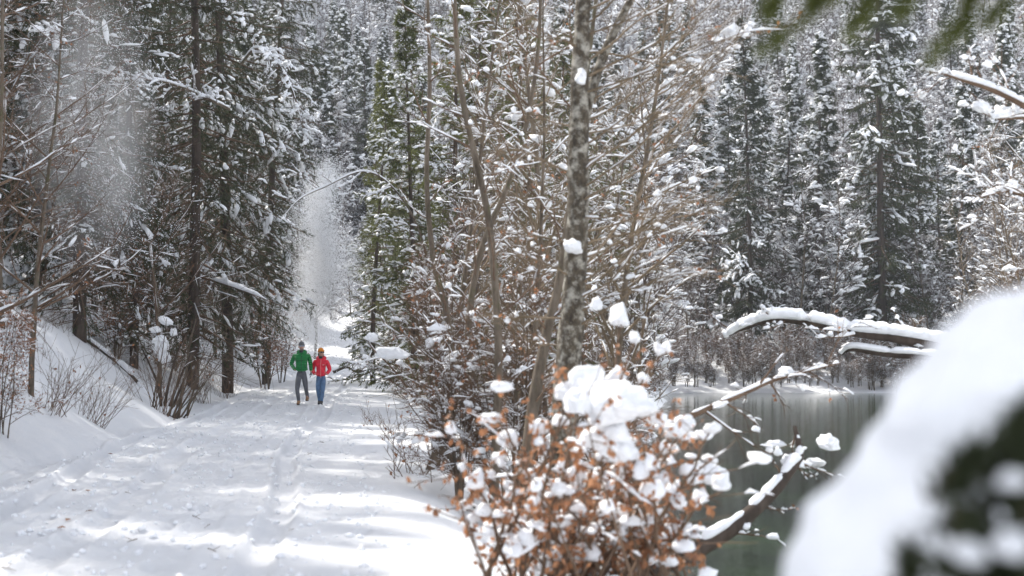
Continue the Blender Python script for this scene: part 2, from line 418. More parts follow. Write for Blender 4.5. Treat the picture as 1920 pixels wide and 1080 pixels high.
# ------------------------------------------------------------------ tree generators: return dict part -> MB(with mats)
def spruce(seed, h, rb, rc, z0=1.5, nb=110, tw=12, sp=12, L=.16, W=.035, snow=.4, need=NEED, K=6, droop=0., twlen=1., blobk=1., dead=0):
    rg = np.random.default_rng(seed); T, C, S = MB(), MB(), MB()
    tp, tr = grow(np.zeros((1, 3)), np.array([[0, 0, 1.]]), np.array([h]), 14, [rb], .12, wig=.012, rg=rg)
    tubes(T, tp, tr, 10)
    f = (np.arange(nb) + rg.random(nb)) / nb; z = z0 + (h * .985 - z0) * f
    i = z / h * 13; j = np.minimum(i.astype(int), 12); fr = (i - j)[:, None]; st = tp[0, j] * (1 - fr) + tp[0, j + 1] * fr
    Lb = (rc * np.sin(np.clip((1 - f) * 1.35 + .05, 0, 1.5)) ** .9 * (.6 + .5 * rg.random(nb)) + .12)
    az = rg.random(nb) * 6.283; el = np.interp(f, [0, .5, 1], [-.30 - droop, -.05 - droop * .6, .65]) + rg.normal(0, .08, nb)
    d = np.stack([np.cos(az) * np.cos(el), np.sin(az) * np.cos(el), np.sin(el)], -1)
    bp, br = grow(st, d, Lb, 7, .008 + .012 * Lb, .25, grav=-.05, wig=.05, rg=rg, up=.12)
    tubes(C, bp, br, 3, 0)
    s, dd, r_, idx, t = spawn(bp, br, tw, .12, .98, .95, rg, flat=.75)
    tl = (Lb[idx] * .34 * (1.15 - t) + .14) * (.6 + .7 * rg.random(len(idx))) * twlen
    p2, r2 = grow(s, dd, tl, 4, np.full(len(s), .006), .3, grav=-.16 - droop * .5, wig=.08, rg=rg)
    tubes(C, p2, r2, 3, 0)
    if dead:   # bare brittle lower branches
        nd = dead; zz = .6 + (z0 + 1.5) * rg.random(nd); azd = rg.random(nd) * 6.283
        d = np.stack([np.cos(azd), np.sin(azd), -.15 + .2 * rg.normal(0, 1, nd)], -1); 
        q, qr = grow(np.stack([zz * 0, zz * 0, zz], -1), d, rc * (.35 + .5 * rg.random(nd)), 6, np.full(nd, .014), .2, -.04, .1, rg, .05)
        tubes(C, q, qr, 3, 0); ridge(S, q, qr, .03, .4, 2, 4, rg=rg)
        s3, d3, r3, i3, t3 = spawn(q, qr, 7, .2, 1, .8, rg, .4); q3, q3r = grow(s3, d3, .2 + .5 * rg.random(len(s3)), 4, np.full(len(s3), .005), .4, -.05, .12, rg); tubes(C, q3, q3r, 3, 0)
    o, tg, _, _ = on_paths(p2, sp, rg, .05, 1.05)
    spikes(C, o, nrm(tg * .8 + rg.normal(0, .45, o.shape) + [0, 0, -.15]), L * (.6 + .7 * rg.random(len(o))), W, 1, rg)
    o, tg, _, _ = on_paths(bp, int(sp * 2.2), rg, .03, 1.03)
    spikes(C, o, nrm(tg * .7 + rg.normal(0, .5, o.shape)), L * (.6 + .6 * rg.random(len(o))), W, 1, rg)
    # snow: patches on a share of the boughs
    m = rg.random(nb) < min(1, snow * 1.2)
    ridge(S, bp[m], br[m], (.05 + .045 * Lb[m]), .5, 2, 5, rg=rg, flat=.6)
    load = noise(st[:, 0] * 0 + az * 1.2, z * .45, 0, seed) * .5 + .5
    load2 = np.clip((load[idx] * .6 + .4 * rg.random(nb)[idx] - .42) * 4, 0, 1)
    m2 = rg.random(len(idx)) < np.clip(snow * 2.6 * load2 * (.3 + t), 0, 1)
    o, tg, ii_, tt = on_paths(p2[m2], 2, rg, .05, .9)
    ln = tl[m2][ii_]
    sc = np.stack([.07 + .35 * ln * rg.random(len(o)), .045 + .07 * rg.random(len(o)), .03 + .04 * rg.random(len(o))], -1) * blobk
    blobs(S, o + [0, 0, .03], sc, 1, 0, rg, np.arctan2(tg[:, 1], tg[:, 0]), -np.arcsin(np.clip(tg[:, 2], -1, 1)))
    return {'trunk': (T, [BARKD]), 'crown': (C, [TWIG, need]), 'snow_cover': (S, [SNOW])}

def bare(seed, h, rb, n1=26, n2=7, n3=6, l1=.3, l2=.45, l3=.4, a1=.75, up=.25, t0=.2, snow=.5, sw=.035, lean=(0, 0), leaves=0, leafs=.05, bk=BARKG, tw=TWIG, big=.15, wig=.07, bls=.06, grav=-.02, stems=1, sb=None, K3=3, spread=.18, twr=1.):
    rg = np.random.default_rng(seed); T, C, S, Lf = MB(), MB(), MB(), MB()
    st = np.concatenate([rg.normal(0, .12 if stems > 1 else 0, (stems, 2)), np.zeros((stems, 1))], 1)
    d0 = np.concatenate([rg.normal(0, spread if stems > 1 else .02, (stems, 2)) + np.array(lean), np.ones((stems, 1))], 1)
    tp, tr = grow(st, d0, h * (.7 + .3 * rg.random(stems)) if stems > 1 else np.array([h]), 14, np.full(stems, rb) * (.6 + .4 * rg.random(stems) if stems > 1 else 1), .15, grav=.01, wig=.035, rg=rg)
    tubes(T, tp, tr, 7 if stems > 1 else 10)
    s, d, r_, i1, t1 = spawn(tp, tr, n1, t0, .98, a1, rg, .2, sb)
    L1 = h * l1 * (1.1 - t1 * .75) * (.6 + .7 * rg.random(len(s)))
    p1, r1 = grow(s, d, L1, 9, np.minimum(r_ * .6, .01 + .012 * L1), .2, grav=grav, wig=wig, rg=rg, up=up * .25)
    tubes(C, p1, r1, 4)
    s, d, r_, i2, t2 = spawn(p1, r1, n2, .15, .97, .7, rg, .45)
    L2 = L1[i2] * l2 * (1.15 - t2 * .7) * (.6 + .7 * rg.random(len(s)))
    p2, r2 = grow(s, d, L2, 6, np.minimum(r_ * .7, .004 + .006 * L2), .3, grav=grav, wig=wig * 1.2, rg=rg, up=up * .15)
    tubes(C, p2, r2 * (.6 + .4 * twr), 3)
    s, d, r_, i3, t3 = spawn(p2, r2, n3, .1, 1., .7, rg, .45)
    L3 = (L2[i3] * l3 + .08) * (.6 + .7 * rg.random(len(s)))
    p3, r3 = grow(s, d, L3, 4, np.full(len(s), .0035), .5, grav=grav, wig=wig * 1.3, rg=rg)
    tubes(C, p3, r3 * 1.15 * twr, K3)
    ridge(S, tp, tr, tr[:, 5] * 1.0, .35, 3, 6, rg=rg)
    ridge(S, p1, r1, sw * 1.2 + r1[:, 3], .35 + snow * .35, 3, 5, rg=rg)
    m = rg.random(len(p2)) < .4 + snow * .6
    ridge(S, p2[m], r2[m], sw, .3 + snow * .4, 2, 4, rg=rg)
    m = rg.random(len(p3)) < snow * .5
    ridge(S, p3[m], r3[m], sw * .8, .75, 1, 4, rg=rg, coarse=1.5)
    o, tg, k, _ = on_paths(p3[rg.random(len(p3)) < snow * big], 1, rg, .2, 1)
    sc = (bls * (.35 + 1.5 * rg.random((len(o), 1)) ** 3)) * np.array([[1.7, .8, .62]]) * (.6 + .7 * rg.random((len(o), 3)))
    sc = sc * (1 - .6 * tg[:, 2:] ** 2)
    blobs(S, o + [0, 0, bls * .12], sc, 1 if bls < .12 else 2, 0, rg, np.arctan2(tg[:, 1], tg[:, 0]), -np.clip(tg[:, 2], -.5, .5))
    out = {'trunk': (T, [bk]), 'crown': (C, [tw]), 'snow_cover': (S, [SNOW])}
    if leaves:
        cl = rg.random(len(p3)) < leaves
        o, tg, k, _ = on_paths(p3[cl], 4, rg, .3, 1)
        leaf_cards(Lf, o, leafs * (.7 + .6 * rg.random(len(o))), rg); out['leaves'] = (Lf, [LEAF])
    return out

def leaf_cards(mb, o, size, rg, mat=0):
    N = len(o); a = nrm(rg.normal(0, 1, (N, 3)) + [0, 0, -.8]); s = nrm(np.cross(a, rg.normal(0, 1, (N, 3)))); u = np.cross(a, s)
    z = size[:, None]; 
    v = np.stack([o, o + a * z * .5 + s * z * .3 + u * z * .1, o + a * z, o + a * z * .5 - s * z * .3 + u * z * .1], 1).reshape(-1, 3)
    b_ = np.arange(N)[:, None] * 4
    mb.add(v, np.concatenate([b_ + [0, 1, 2], b_ + [0, 2, 3]]).reshape(-1, 3), mat, np.repeat(rg.random(N), 4))

def finish(name, parts): return {k: v[0].mesh(name + '_' + k, v[1]) for k, v in parts.items()}
def joined(name, parts):
    mb = MB(); mats = []
    for k, (b_, ms) in parts.items():
        mp = {i: len(mats) + i for i in range(len(ms))}; mats += ms; mb.merge(b_, mp)
    return mb.mesh(name, mats)
def place(meshes, name, label, cat, loc, rz=0, s=1, group=None, sz=None):
    e = thing(name, label, cat, loc, rz, s, group)
    if sz: e.scale = (s, s, sz)
    for k, me in meshes.items():
        o = link(k, me, e)
        if k in ('snow_cover', 'leaves'): o['kind'] = 'stuff'
    return e
def put(meshes, name, label, cat, px, d, rz=0, s=1, group=None, dz=-.05, sz=None):
    x = X(px, d); return place(meshes, name, label, cat, (x, d, max(hz(x, d), -1.3) + dz), rz, s, group, sz)

# prototypes -----------------------------------------------------
pS = [spruce(11, 27, .22, 3.7, 1.0, 200, 14, 13, .30, .06, .34, blobk=2.0), spruce(12, 24, .2, 2.8, .8, 175, 13, 13, .30, .06, .30, blobk=2.0),
      spruce(13, 20, .18, 2.3, .6, 150, 12, 13, .28, .06, .36, blobk=2.0)]
SPR = [finish('spruce', p) for p in pS]
HSP = finish('tall_spruce', spruce(18, 33, .28, 4.0, .6, 260, 15, 15, .30, .06, .27, droop=.14, blobk=1.7))
pO = [spruce(14, 15, .13, 2.0, .6, 120, 12, 14, .17, .035, .28, NEEDL), spruce(15, 11, .1, 1.7, .4, 95, 12, 13, .16, .033, .28, NEEDL)]
OLV = [finish('young_spruce', p) for p in pO]
NEAR = [finish('old_spruce', spruce(16, 26, .21, 3.4, 3.6, 210, 17, 22, .14, .024, .17, NEED, droop=.28, twlen=1.3, blobk=1.2, dead=40)),
        finish('dark_spruce', spruce(17, 24, .19, 2.9, 1.6, 190, 13, 16, .15, .03, .09, NEED, droop=.15, dead=90))]
pB = [bare(21, 17, .13, 34, 8, 7, .27, .45, .45, snow=.32, sw=.045, big=.35, bls=.13, twr=2.6, tw=TWIGF), bare(22, 14, .11, 30, 8, 7, .3, .45, .45, snow=.48, sw=.05, big=.35, bls=.14, twr=2.6, tw=TWIGF, lean=(.06, 0))]
BARE = [finish('bare_tree', p) for p in pB]
YNG = [finish('young_tree', bare(31, 8.5, .055, 34, 7, 5, .22, .45, .45, snow=.34, sw=.02, big=.13, bls=.07, leaves=.03, t0=.08, tw=TWIGL)),
       finish('young_tree', bare(32, 7.5, .05, 30, 7, 5, .26, .45, .45, snow=.36, sw=.02, big=.13, bls=.07, leaves=.03, lean=(.1, .02), t0=.08, tw=TWIGL)),
       finish('young_tree', bare(33, 10, .07, 34, 7, 5, .24, .45, .45, snow=.35, sw=.024, big=.13, bls=.075, lean=(-.08, .05), t0=.12, tw=TWIGL))]
SHR = [finish('shrub', bare(41, 3.6, .03, 9, 7, 6, .3, .5, .5, snow=.32, sw=.02, big=.12, bls=.06, stems=8, leaves=.04, t0=.15)),
       finish('shrub', bare(42, 2.6, .022, 8, 6, 5, .34, .5, .5, snow=.36, sw=.02, big=.14, bls=.06, stems=9, leaves=.05, t0=.1))]
BCH = [finish('beech', bare(43, 4.2, .035, 10, 6, 5, .32, .5, .5, snow=.35, sw=.024, big=.3, bls=.06, stems=5, leaves=.55, leafs=.06, t0=.1))]
LFT = [finish('slender_tree', bare(51, 11, .07, 26, 8, 6, .36, .42, .4, a1=1.0, snow=.4, sw=.02, big=.16, bls=.05, leaves=.07, t0=.12, wig=.06, grav=.01)),
       finish('slender_tree', bare(52, 9, .06, 24, 8, 6, .42, .42, .4, a1=.9, snow=.35, sw=.018, big=.14, bls=.045, leaves=.08, t0=.1, wig=.06, lean=(.08, 0)))]

# thin bare stems poking from the snow
def stems_mesh(seed, n, hgt, spread, lean=(0, 0)):
    rg = np.random.default_rng(seed); T, C = MB(), MB()
    s = np.concatenate([rg.normal(0, .15, (n, 2)), np.full((n, 1), -.1)], 1)
    d = np.concatenate([rg.normal(0, spread, (n, 2)) + lean, np.ones((n, 1))], 1)
    p, r = grow(s, d, hgt * (.5 + .6 * rg.random(n)), 8, np.full(n, .006), .3, -.01, .05, rg)
    tubes(T, p, r, 4)
    s, d, _, _, _ = spawn(p, r, 5, .25, .95, .6, rg); p2, r2 = grow(s, d, hgt * .28 * (.4 + rg.random(len(s))), 5, np.full(len(s), .003), .5, 0, .08, rg)
    tubes(C, p2, r2, 3); Sn = MB(); ridge(Sn, p2, r2, .012, .3, 1, 4, rg=rg)
    Lf = MB(); o, _, _, _ = on_paths(p2[rg.random(len(p2)) < .12], 1, rg, .5, 1); leaf_cards(Lf, o, np.full(len(o), .06), rg)
    return finish('bare_shrub', {'stems': (T, [TWIG]), 'twigs': (C, [TWIG]), 'snow_cover': (Sn, [SNOW]), 'leaves': (Lf, [LEAF])})
STM = [stems_mesh(61, 22, 1.3, .45, (.3, -.2)), stems_mesh(62, 26, 1.7, .28), stems_mesh(63, 10, .7, .4)]

# ------------------------------------------------------------------ background woods
rs = random.Random(4)
def scatter(n, y0, y1, mind, px0, px1, taken, test=None):
    out = []; k = 0
    while len(out) < n and k < n * 60:
        k += 1; d = rs.uniform(y0, y1); px = rs.uniform(px0, px1); x = X(px, d)
        if any((x - a) ** 2 + (d - b) ** 2 < mind * mind for a, b in taken): continue
        if test and not test(x, d): continue
        taken.append((x, d)); out.append((px, d))
    return out
taken = []
# named trees of the far shore
def far(me, name, label, cat, px, d, s, rz=0, sz=None):
    taken.append((X(px, d), d)); return put(me, name, label, cat, px, d, rz, s, sz=sz)
far(HSP, 'spruce_tree', 'tall broad snow-patched spruce on the far shore, right of the crooked bare trunk', 'tree', 1655, 90, 1.05, 1.0)
far(HSP, 'spruce_tree', 'narrow dark spruce left of the crooked bare tree on the far shore', 'tree', 1405, 89, .68, 3.2)
far(SPR[2], 'spruce_tree', 'dark green spruce on the far shore beside the narrow spruce', 'tree', 1330, 96, .95, 4.0)
far(SPR[1], 'spruce_tree', 'shadowed spruce with snow-striped boughs at the right end of the far shore', 'tree', 1800, 98, .85, 5.0)
far(BARE[1], 'bare_tree', 'crooked bare tree with snow-lined limbs between two spruces on the far shore', 'tree', 1545, 87, .85, 0.4)
far(BARE[0], 'bare_tree', 'bare snow-covered tree at the water edge left end of far shore', 'tree', 1290, 88, .6, 1.4)
gF = 'spruces in the wood beyond the lake'; gB = 'bare trees in the wood beyond the lake'
for px, d in scatter(15, 92, 118, 4.5, 1180, 2050, taken):
    k = rs.randrange(3)
    put(SPR[k], 'spruce_tree', 'snow-flecked spruce standing in the dense wood beyond the lake', 'tree', px, d, rs.uniform(0, 6.3), rs.uniform(.6, .95), gF)
for px, d in scatter(75, 87, 116, 1.7, 1180, 2050, taken):
    put(BARE[rs.randrange(2)], 'bare_tree', 'bare tree whitened by snow in the dense wood beyond the lake', 'tree', px, d, rs.uniform(0, 6.3), rs.uniform(.45, .9), gB)
gF2 = 'spruces in the wood behind the end of the path'; gB2 = 'bare trees in the wood behind the end of the path'
for px, d in scatter(20, 84, 125, 3.5, 440, 1180, taken):
    put((SPR + OLV)[rs.randrange(5)], 'spruce_tree', 'snowy spruce in the wood where the path disappears', 'tree', px, d, rs.uniform(0, 6.3), rs.uniform(.6, .95), gF2)
for px, d in scatter(40, 80, 120, 2.2, 500, 1200, taken, lambda x, y: x > xr(y) + 1 or y > 84):
    put(BARE[rs.randrange(2)], 'bare_tree', 'bare tree thickly lined with snow in the wood where the path disappears', 'tree', px, d, rs.uniform(0, 6.3), rs.uniform(.4, .8), gB2)
for px, d in scatter(95, 82.3, 90, .8, 1000, 2000, taken):
    put(SHR[rs.randrange(2)], 'snowy_shrub', 'snow-covered undergrowth shrub along the far bank', 'shrub', px, d, rs.uniform(0, 6.3), rs.uniform(.45, 1.0), 'shrubs along the far bank')

for k in range(46):
    px = 1180 + 15 * k + rs.uniform(-8, 8)
    dd = next((q_ * .25 for q_ in range(300, 380) if hz(X(px, q_ * .25), q_ * .25) > WATER + .12), 84) + .2
    put(SHR[k % 2], 'snowy_shrub', 'snow-covered undergrowth shrub along the far bank', 'shrub', px, dd, rs.uniform(0, 6.3), rs.uniform(.35, .7), 'shrubs along the far bank')
# distant hillside wood: one mass, instanced
def wood(name, protos, pts, scl, rots, label):
    me = bpy.data.meshes.new(name); me.from_pydata([tuple(p) for p in pts], [], [])
    a = me.attributes.new('sc', 'FLOAT', 'POINT'); a.data.foreach_set('value', np.asarray(scl, np.float32))
    a = me.attributes.new('rot', 'FLOAT_VECTOR', 'POINT'); a.data.foreach_set('vector', np.asarray(rots, np.float32).ravel())
    o = link(name, me); tag(o, label, 'wood', kind='stuff')
    g = bpy.data.node_groups.new(name, 'GeometryNodeTree')
    g.interface.new_socket('Geometry', in_out='INPUT', socket_type='NodeSocketGeometry'); g.interface.new_socket('Geometry', in_out='OUTPUT', socket_type='NodeSocketGeometry')
    gi = g.nodes.new('NodeGroupInput'); go = g.nodes.new('NodeGroupOutput')
    ob = g.nodes.new('GeometryNodeObjectInfo'); ob.inputs['Object'].default_value = protos; ob.inputs['As Instance'].default_value = True
    ip = g.nodes.new('GeometryNodeInstanceOnPoints')
    na = g.nodes.new('GeometryNodeInputNamedAttribute'); na.data_type = 'FLOAT'; na.inputs['Name'].default_value = 'sc'
    nb = g.nodes.new('GeometryNodeInputNamedAttribute'); nb.data_type = 'FLOAT_VECTOR'; nb.inputs['Name'].default_value = 'rot'
    g.links.new(gi.outputs[0], ip.inputs['Points']); g.links.new(ob.outputs['Geometry'], ip.inputs['Instance'])
    g.links.new(nb.outputs['Attribute'], ip.inputs['Rotation']); g.links.new(na.outputs['Attribute'], ip.inputs['Scale'])
    g.links.new(ip.outputs[0], go.inputs[0])
    md = o.modifiers.new('wood', 'NODES'); md.node_group = g
    return o
for name, pr, n_, seed, sc0, lab in (('distant_spruce_wood', pS[1], 230, 1, .8, 'mass of snow-dusted spruces climbing the distant hillside'), ('distant_bare_wood', pB[1], 1500, 2, .9, 'mass of bare grey trees climbing the distant hillside')):
    po = bpy.data.objects.new(name + '_source', joined(name + '_source', pr))
    rg = np.random.default_rng(seed); d = 112 + 190 * rg.random(n_) ** 1.2; px = rg.uniform(-150, 2070, n_); x = (px - 960) / FPX * d
    z = H(x, d) - .3
    wood(name, po, np.stack([x, d, z], -1), sc0 * (.65 + .5 * rg.random(n_)), np.stack([np.zeros(n_), np.zeros(n_), rg.random(n_) * 6.28], -1), lab)
# ------------------------------------------------------------------ left wood
tk = []
def lf(me, name, label, cat, px, d, s, rz=0, group=None, sz=None):
    tk.append((X(px, d), d)); return put(me, name, label, cat, px, d, rz, s, group, sz=sz)
lf(NEAR[0], 'spruce_tree', 'big dark spruce with drooping snow-loaded boughs above the couple', 'tree', 428, 49, 1.0, 2.0)
lf(NEAR[1], 'spruce_tree', 'straight brown-trunked spruce left of the big drooping spruce', 'tree', 362, 43, 1.0, .7)
lf(NEAR[1], 'spruce_tree', 'spruce with thick dark trunk at the top edge of the left bank', 'tree', 150, 37, .95, 3.7)
lf(NEAR[1], 'spruce_tree', 'thin spruce standing behind the snowy fallen log', 'tree', 252, 41, .7, 5.2)
lf(NEAR[0], 'spruce_tree', 'leaning dark spruce trunk near the leafy beech by the path', 'tree', 500, 60, .9, 4.4)
lf(LFT[0], 'slender_tree', 'slender leafless tree nearest the camera on the left bank', 'tree', 60, 24, .72, 1.4)
lf(LFT[1], 'slender_tree', 'slender leafless tree at the left edge of the photo', 'tree', -40, 20, 1.0, 0.1)
lf(LFT[1], 'slender_tree', 'slim bare tree on the bank behind the slender leafless tree', 'tree', 5, 30, 1.1, 2.6)
lf(LFT[0], 'slender_tree', 'fine-branched bare tree in front of the straight brown spruce trunk', 'tree', 300, 38, .9, 3.3)
lf(BCH[0], 'beech_sapling', 'beech sapling with brown leaves beside the path left of the man', 'tree', 505, 54, 1.0, .6)
lf(BCH[0], 'beech_sapling', 'brown-leaved beech growing further along the path behind the man', 'tree', 528, 64, 1.1, 2.6)
lf(BCH[0], 'beech_sapling', 'small brown-leaved beech sapling at the left edge of the photo', 'tree', 12, 21, .5, 1.6)
lf(BCH[0], 'beech_sapling', 'brown-leaved beech under the dark spruces left of the stems bundle', 'tree', 215, 40, .8, 2.9)
gl = 'spruces in the dark wood on the left slope'
def clear(x, y):
    for (a, b_) in ((-5.6, 40), (-7.2, 51), (-7.5, 48), (-9, 31)):
        t = (x - a) / -.79
        if 0 < t < 26 and abs(y - (b_ + .62 * t)) < 2.2: return False
    return True
for px, d in scatter(44, 40, 95, 2.2, -250, 470, tk, lambda x, y: x < xl(y) - 3 and clear(x, y)):
    put(NEAR[rs.randrange(2)] if rs.random() < .6 else SPR[rs.randrange(3)], 'spruce_tree', 'unseen dark spruce left of the frame, set to shade the path', 'tree', px, d, rs.uniform(0, 6.3), rs.uniform(.6, .9), gl)
gl = 'bare trees in the wood on the left slope'
for px, d in scatter(72, 28, 85, 1.3, -120, 480, tk, lambda x, y: x < xl(y) - (7 if y < 46 else 2.2)):
    put((LFT + YNG)[rs.randrange(5)], 'bare_tree', 'thin bare tree with snowy twigs in the wood on the left slope', 'tree', px, d, rs.uniform(0, 6.3), rs.uniform(.7, 1.1), gl)
for px, d in scatter(22, 27, 75, 1.2, -80, 530, tk, lambda x, y: x < xl(y) - (8 if y < 46 else 1.2)):
    put(SHR[rs.randrange(2)], 'snowy_shrub', 'low snowy shrub on the left bank', 'shrub', px, d, rs.uniform(0, 6.3), rs.uniform(.3, .6), 'low shrubs on the left bank')
lf(STM[0], 'bare_shrub', 'spreading leafless twigs low on the left bank nearest the path', 'shrub', 95, 24, 1.1, .2)
lf(STM[0], 'bare_shrub', 'sparse leafless twigs on the bank right of the spreading twigs', 'shrub', 170, 26, 1.0, .9)
lf(STM[1], 'bare_shrub', 'clump of upright thin dark stems at the stump on the left bank', 'shrub', 305, 33, 1.25, .3)
lf(STM[1], 'bare_shrub', 'clump of fine stems beside the path edge below the dark spruce', 'shrub', 375, 41, 1.0, 1.8)
lf(STM[1], 'bare_shrub', 'pale fine twigs at the foot of the big drooping spruce', 'shrub', 425, 45, 1.0, 2.8)
for px, d in scatter(14, 22, 46, .8, 0, 460, tk, lambda x, y: xl(y) - 5 < x < xl(y) - .2):
    put(STM[2], 'dry_weeds', 'few dry twigs sticking out of the snow on the left bank', 'plant', px, d, rs.uniform(0, 6.3), rs.uniform(.5, 1.2), 'dry twigs on the left bank')

for k in range(26):  # unseen rows of the left wood, spaced and sized to shade the path
    row = k % 2; yy = 5 + k // 2 * (2.4 if row == 0 else 3.0) + rs.uniform(-.4, .4); xx = (-13.2 if row == 0 else -17.5) + rs.uniform(-.6, .6); xx = min(xx, -.375 * yy - 1.2)
    put(NEAR[1] if k % 3 else NEAR[0], 'spruce_tree', 'unseen dark spruce left of the frame, set to shade the path', 'tree', xx / yy * FPX + 960, yy, k * 1.7, rs.uniform(.56, .64) if row == 0 else rs.uniform(.7, .8), 'spruces in the dark wood on the left slope')
for xx, yy in ((-13.6, 12.6), (-12.3, 11.6), (-15.0, 14.2)):  # unseen tall spruces added to throw shade on the foreground snow heap
    put(NEAR[0], 'spruce_tree', 'unseen dark spruce left of the frame, set to shade the path', 'tree', xx / yy * FPX + 960, yy, yy, 1.1, 'spruces in the dark wood on the left slope')
# ------------------------------------------------------------------ strip between path and lake
def st_(me, name, label, cat, px, d, s, rz=0, group=None): return put(me, name, label, cat, px, d, rz, s, group)
st_(YNG[0], 'young_tree', 'young pale-stemmed tree with snowy twigs at the front of the lakeside strip', 'tree', 845, 22, 1.0, .3)
st_(YNG[1], 'young_tree', 'young leaning tree just left of the lichen-covered trunk', 'tree', 985, 19, 1.0, 1.9)
st_(YNG[2], 'young_tree', 'young tree with forked snowy twigs right of the lichen-covered trunk', 'tree', 1150, 22, .95, 2.4)
st_(SHR[0], 'snowy_shrub', 'dense thicket at the path edge left of the copper-leaved bush', 'shrub', 840, 21, 1.0, .6)
st_(SHR[1], 'snowy_shrub', 'low snowy thicket below the young pale-stemmed tree', 'shrub', 870, 18, .9, 3.6)
st_(SHR[0], 'snowy_shrub', 'snowy thicket between the lichen-covered trunk and the path', 'shrub', 960, 18, 1.0, 2.6)
st_(SHR[0], 'snowy_shrub', 'thicket at the water edge right of the lichen-covered trunk', 'shrub', 1130, 24, .9, 4.6)
st_(OLV[0], 'young_spruce', 'olive green young spruce beyond the end of the lakeside strip', 'tree', 745, 66, 1.0, .4)
st_(OLV[1], 'young_spruce', 'small olive spruce nearest the path behind the thicket', 'tree', 790, 52, .9, 1.4)
st_(OLV[0], 'young_spruce', 'tall olive spruce behind the young pale-stemmed tree', 'tree', 850, 46, 1.0, 2.4)
st_(OLV[0], 'young_spruce', 'olive spruce directly behind the lichen-covered trunk', 'tree', 1030, 56, .95, 3.4)
st_(OLV[1], 'young_spruce', 'small olive spruce right of the lichen-covered trunk', 'tree', 1150, 60, 1.0, 5.4)
st_(OLV[0], 'young_spruce', 'olive spruce between the pale-stemmed tree and the lichen-covered trunk', 'tree', 930, 62, 1.0, 4.4)
tk2 = []
for px, d in [(700, 60), (775, 50), (830, 58), (885, 38), (900, 50), (960, 44), (1000, 36), (1090, 48), (1120, 66), (720, 72), (1180, 70)]:
    tk2.append((X(px, d), d)); put(OLV[rs.randrange(2)], 'young_spruce', 'olive green young spruce among the thin trees between path and lake', 'tree', px, d, rs.uniform(0, 6.3), rs.uniform(.65, .95), 'young spruces between path and lake')
def instrip(x, y): return xr(y) + .9 < x < float(np.interp(y, [18, 35, 82], [1.2, 3.0, 8.6]))
for px, d in scatter(30, 20, 78, 1.0, 720, 1260, tk2, instrip):
    put(YNG[rs.randrange(3)], 'young_tree', 'thin young tree with snowy twigs in the strip between path and lake', 'tree', px, d, rs.uniform(0, 6.3), rs.uniform(.75, 1.25), 'young trees between path and lake')
for px, d in scatter(17, 20, 78, .9, 720, 1270, tk2, instrip):
    put(SHR[rs.randrange(2)], 'snowy_shrub', 'tangled snowy shrub in the strip between path and lake', 'shrub', px, d, rs.uniform(0, 6.3), rs.uniform(.6, 1.0), 'shrubs between path and lake')
for px, d in scatter(8, 26, 76, 1.5, 740, 1240, tk2, instrip):
    put(BARE[rs.randrange(2)], 'bare_tree', 'taller snow-lined tree in the strip between path and lake', 'tree', px, d, rs.uniform(0, 6.3), rs.uniform(.45, .7), 'taller trees between path and lake')
for px, d, s, l in ((742, 26, 1.2, 'thin dry stem standing in the snow at the right path edge'), (700, 30, 1.0, 'lone bent twig rising from the right side of the path'), (775, 19, 1.5, 'dry twigs at the corner of the path and the thicket')):
    put(STM[2], 'dry_weeds', l, 'plant', px, d, 1.0, s)

# ------------------------------------------------------------------ hero tree with lichen bark
def spath(pix, d0, d1, n=None):
    k = len(pix); return np.array([[P(px, py, d0 + (d1 - d0) * i / (k - 1)) for i, (px, py) in enumerate(pix)]])
def smooth(p, r, sub=4):
    """Catmull-Rom through points (1,N,3)"""
    q = p[0]; q = np.vstack([2 * q[0] - q[1], q, 2 * q[-1] - q[-2]]); out = []
    rr = np.asarray(r, float); ro = []
    for i in range(1, len(q) - 2):
        for k in range(sub):
            t = k / sub
            out.append(.5 * ((2 * q[i]) + (-q[i - 1] + q[i + 1]) * t + (2 * q[i - 1] - 5 * q[i] + 4 * q[i + 1] - q[i + 2]) * t * t + (-q[i - 1] + 3 * q[i] - 3 * q[i + 1] + q[i + 2]) * t ** 3))
            ro.append(rr[i - 1] * (1 - t) + rr[i] * t)
    out.append(q[-2]); ro.append(rr[-1])
    return np.array([out]), np.array([ro])
def rough_tube(mb, p, r, K, amp, seed, mat=0):
    t, side, up = frames(p); a = np.arange(K) / K * 2 * math.pi
    c = p[0][:, None]; off = side[0][:, None] * np.cos(a)[None, :, None] + up[0][:, None] * np.sin(a)[None, :, None]
    base = c + off * r[0][:, None, None]
    nz = fbm(base[..., 0] * 9, base[..., 1] * 9, base[..., 2] * 5, seed, 3)
    v = c + off * (r[0][:, None] * (1 + amp * nz))[..., None]
    Q = p.shape[1]; b0 = (np.arange(Q - 1)[:, None]) * K; k = np.arange(K)[None]; k2 = (k + 1) % K
    mb.add(v.reshape(-1, 3), np.stack([b0 + k, b0 + k2, b0 + K + k2, b0 + K + k], -1).reshape(-1, 4), mat)
CL = [MB() for _ in range(6)]
for i, m_b in enumerate(CL):
    v, f = blob_shape(4, 20 + i, .52, 1.8, .5); m_b.add(v, f)
CLM = [m_b.mesh('snow_clump', SNOWB) for m_b in CL]
def clump(parent, pos, sx, sy, sz, rz=None, k=None):
    k = rs.randrange(6) if k is None else k
    o = link('snow_clump', CLM[k], parent); o.location = [float(a - b) for a, b in zip(pos, parent.location)]
    o.scale = (sx, sy, sz); o.rotation_euler = (rs.uniform(-.3, .3), rs.uniform(-.3, .3), rs.uniform(0, 6.3) if rz is None else rz); return o

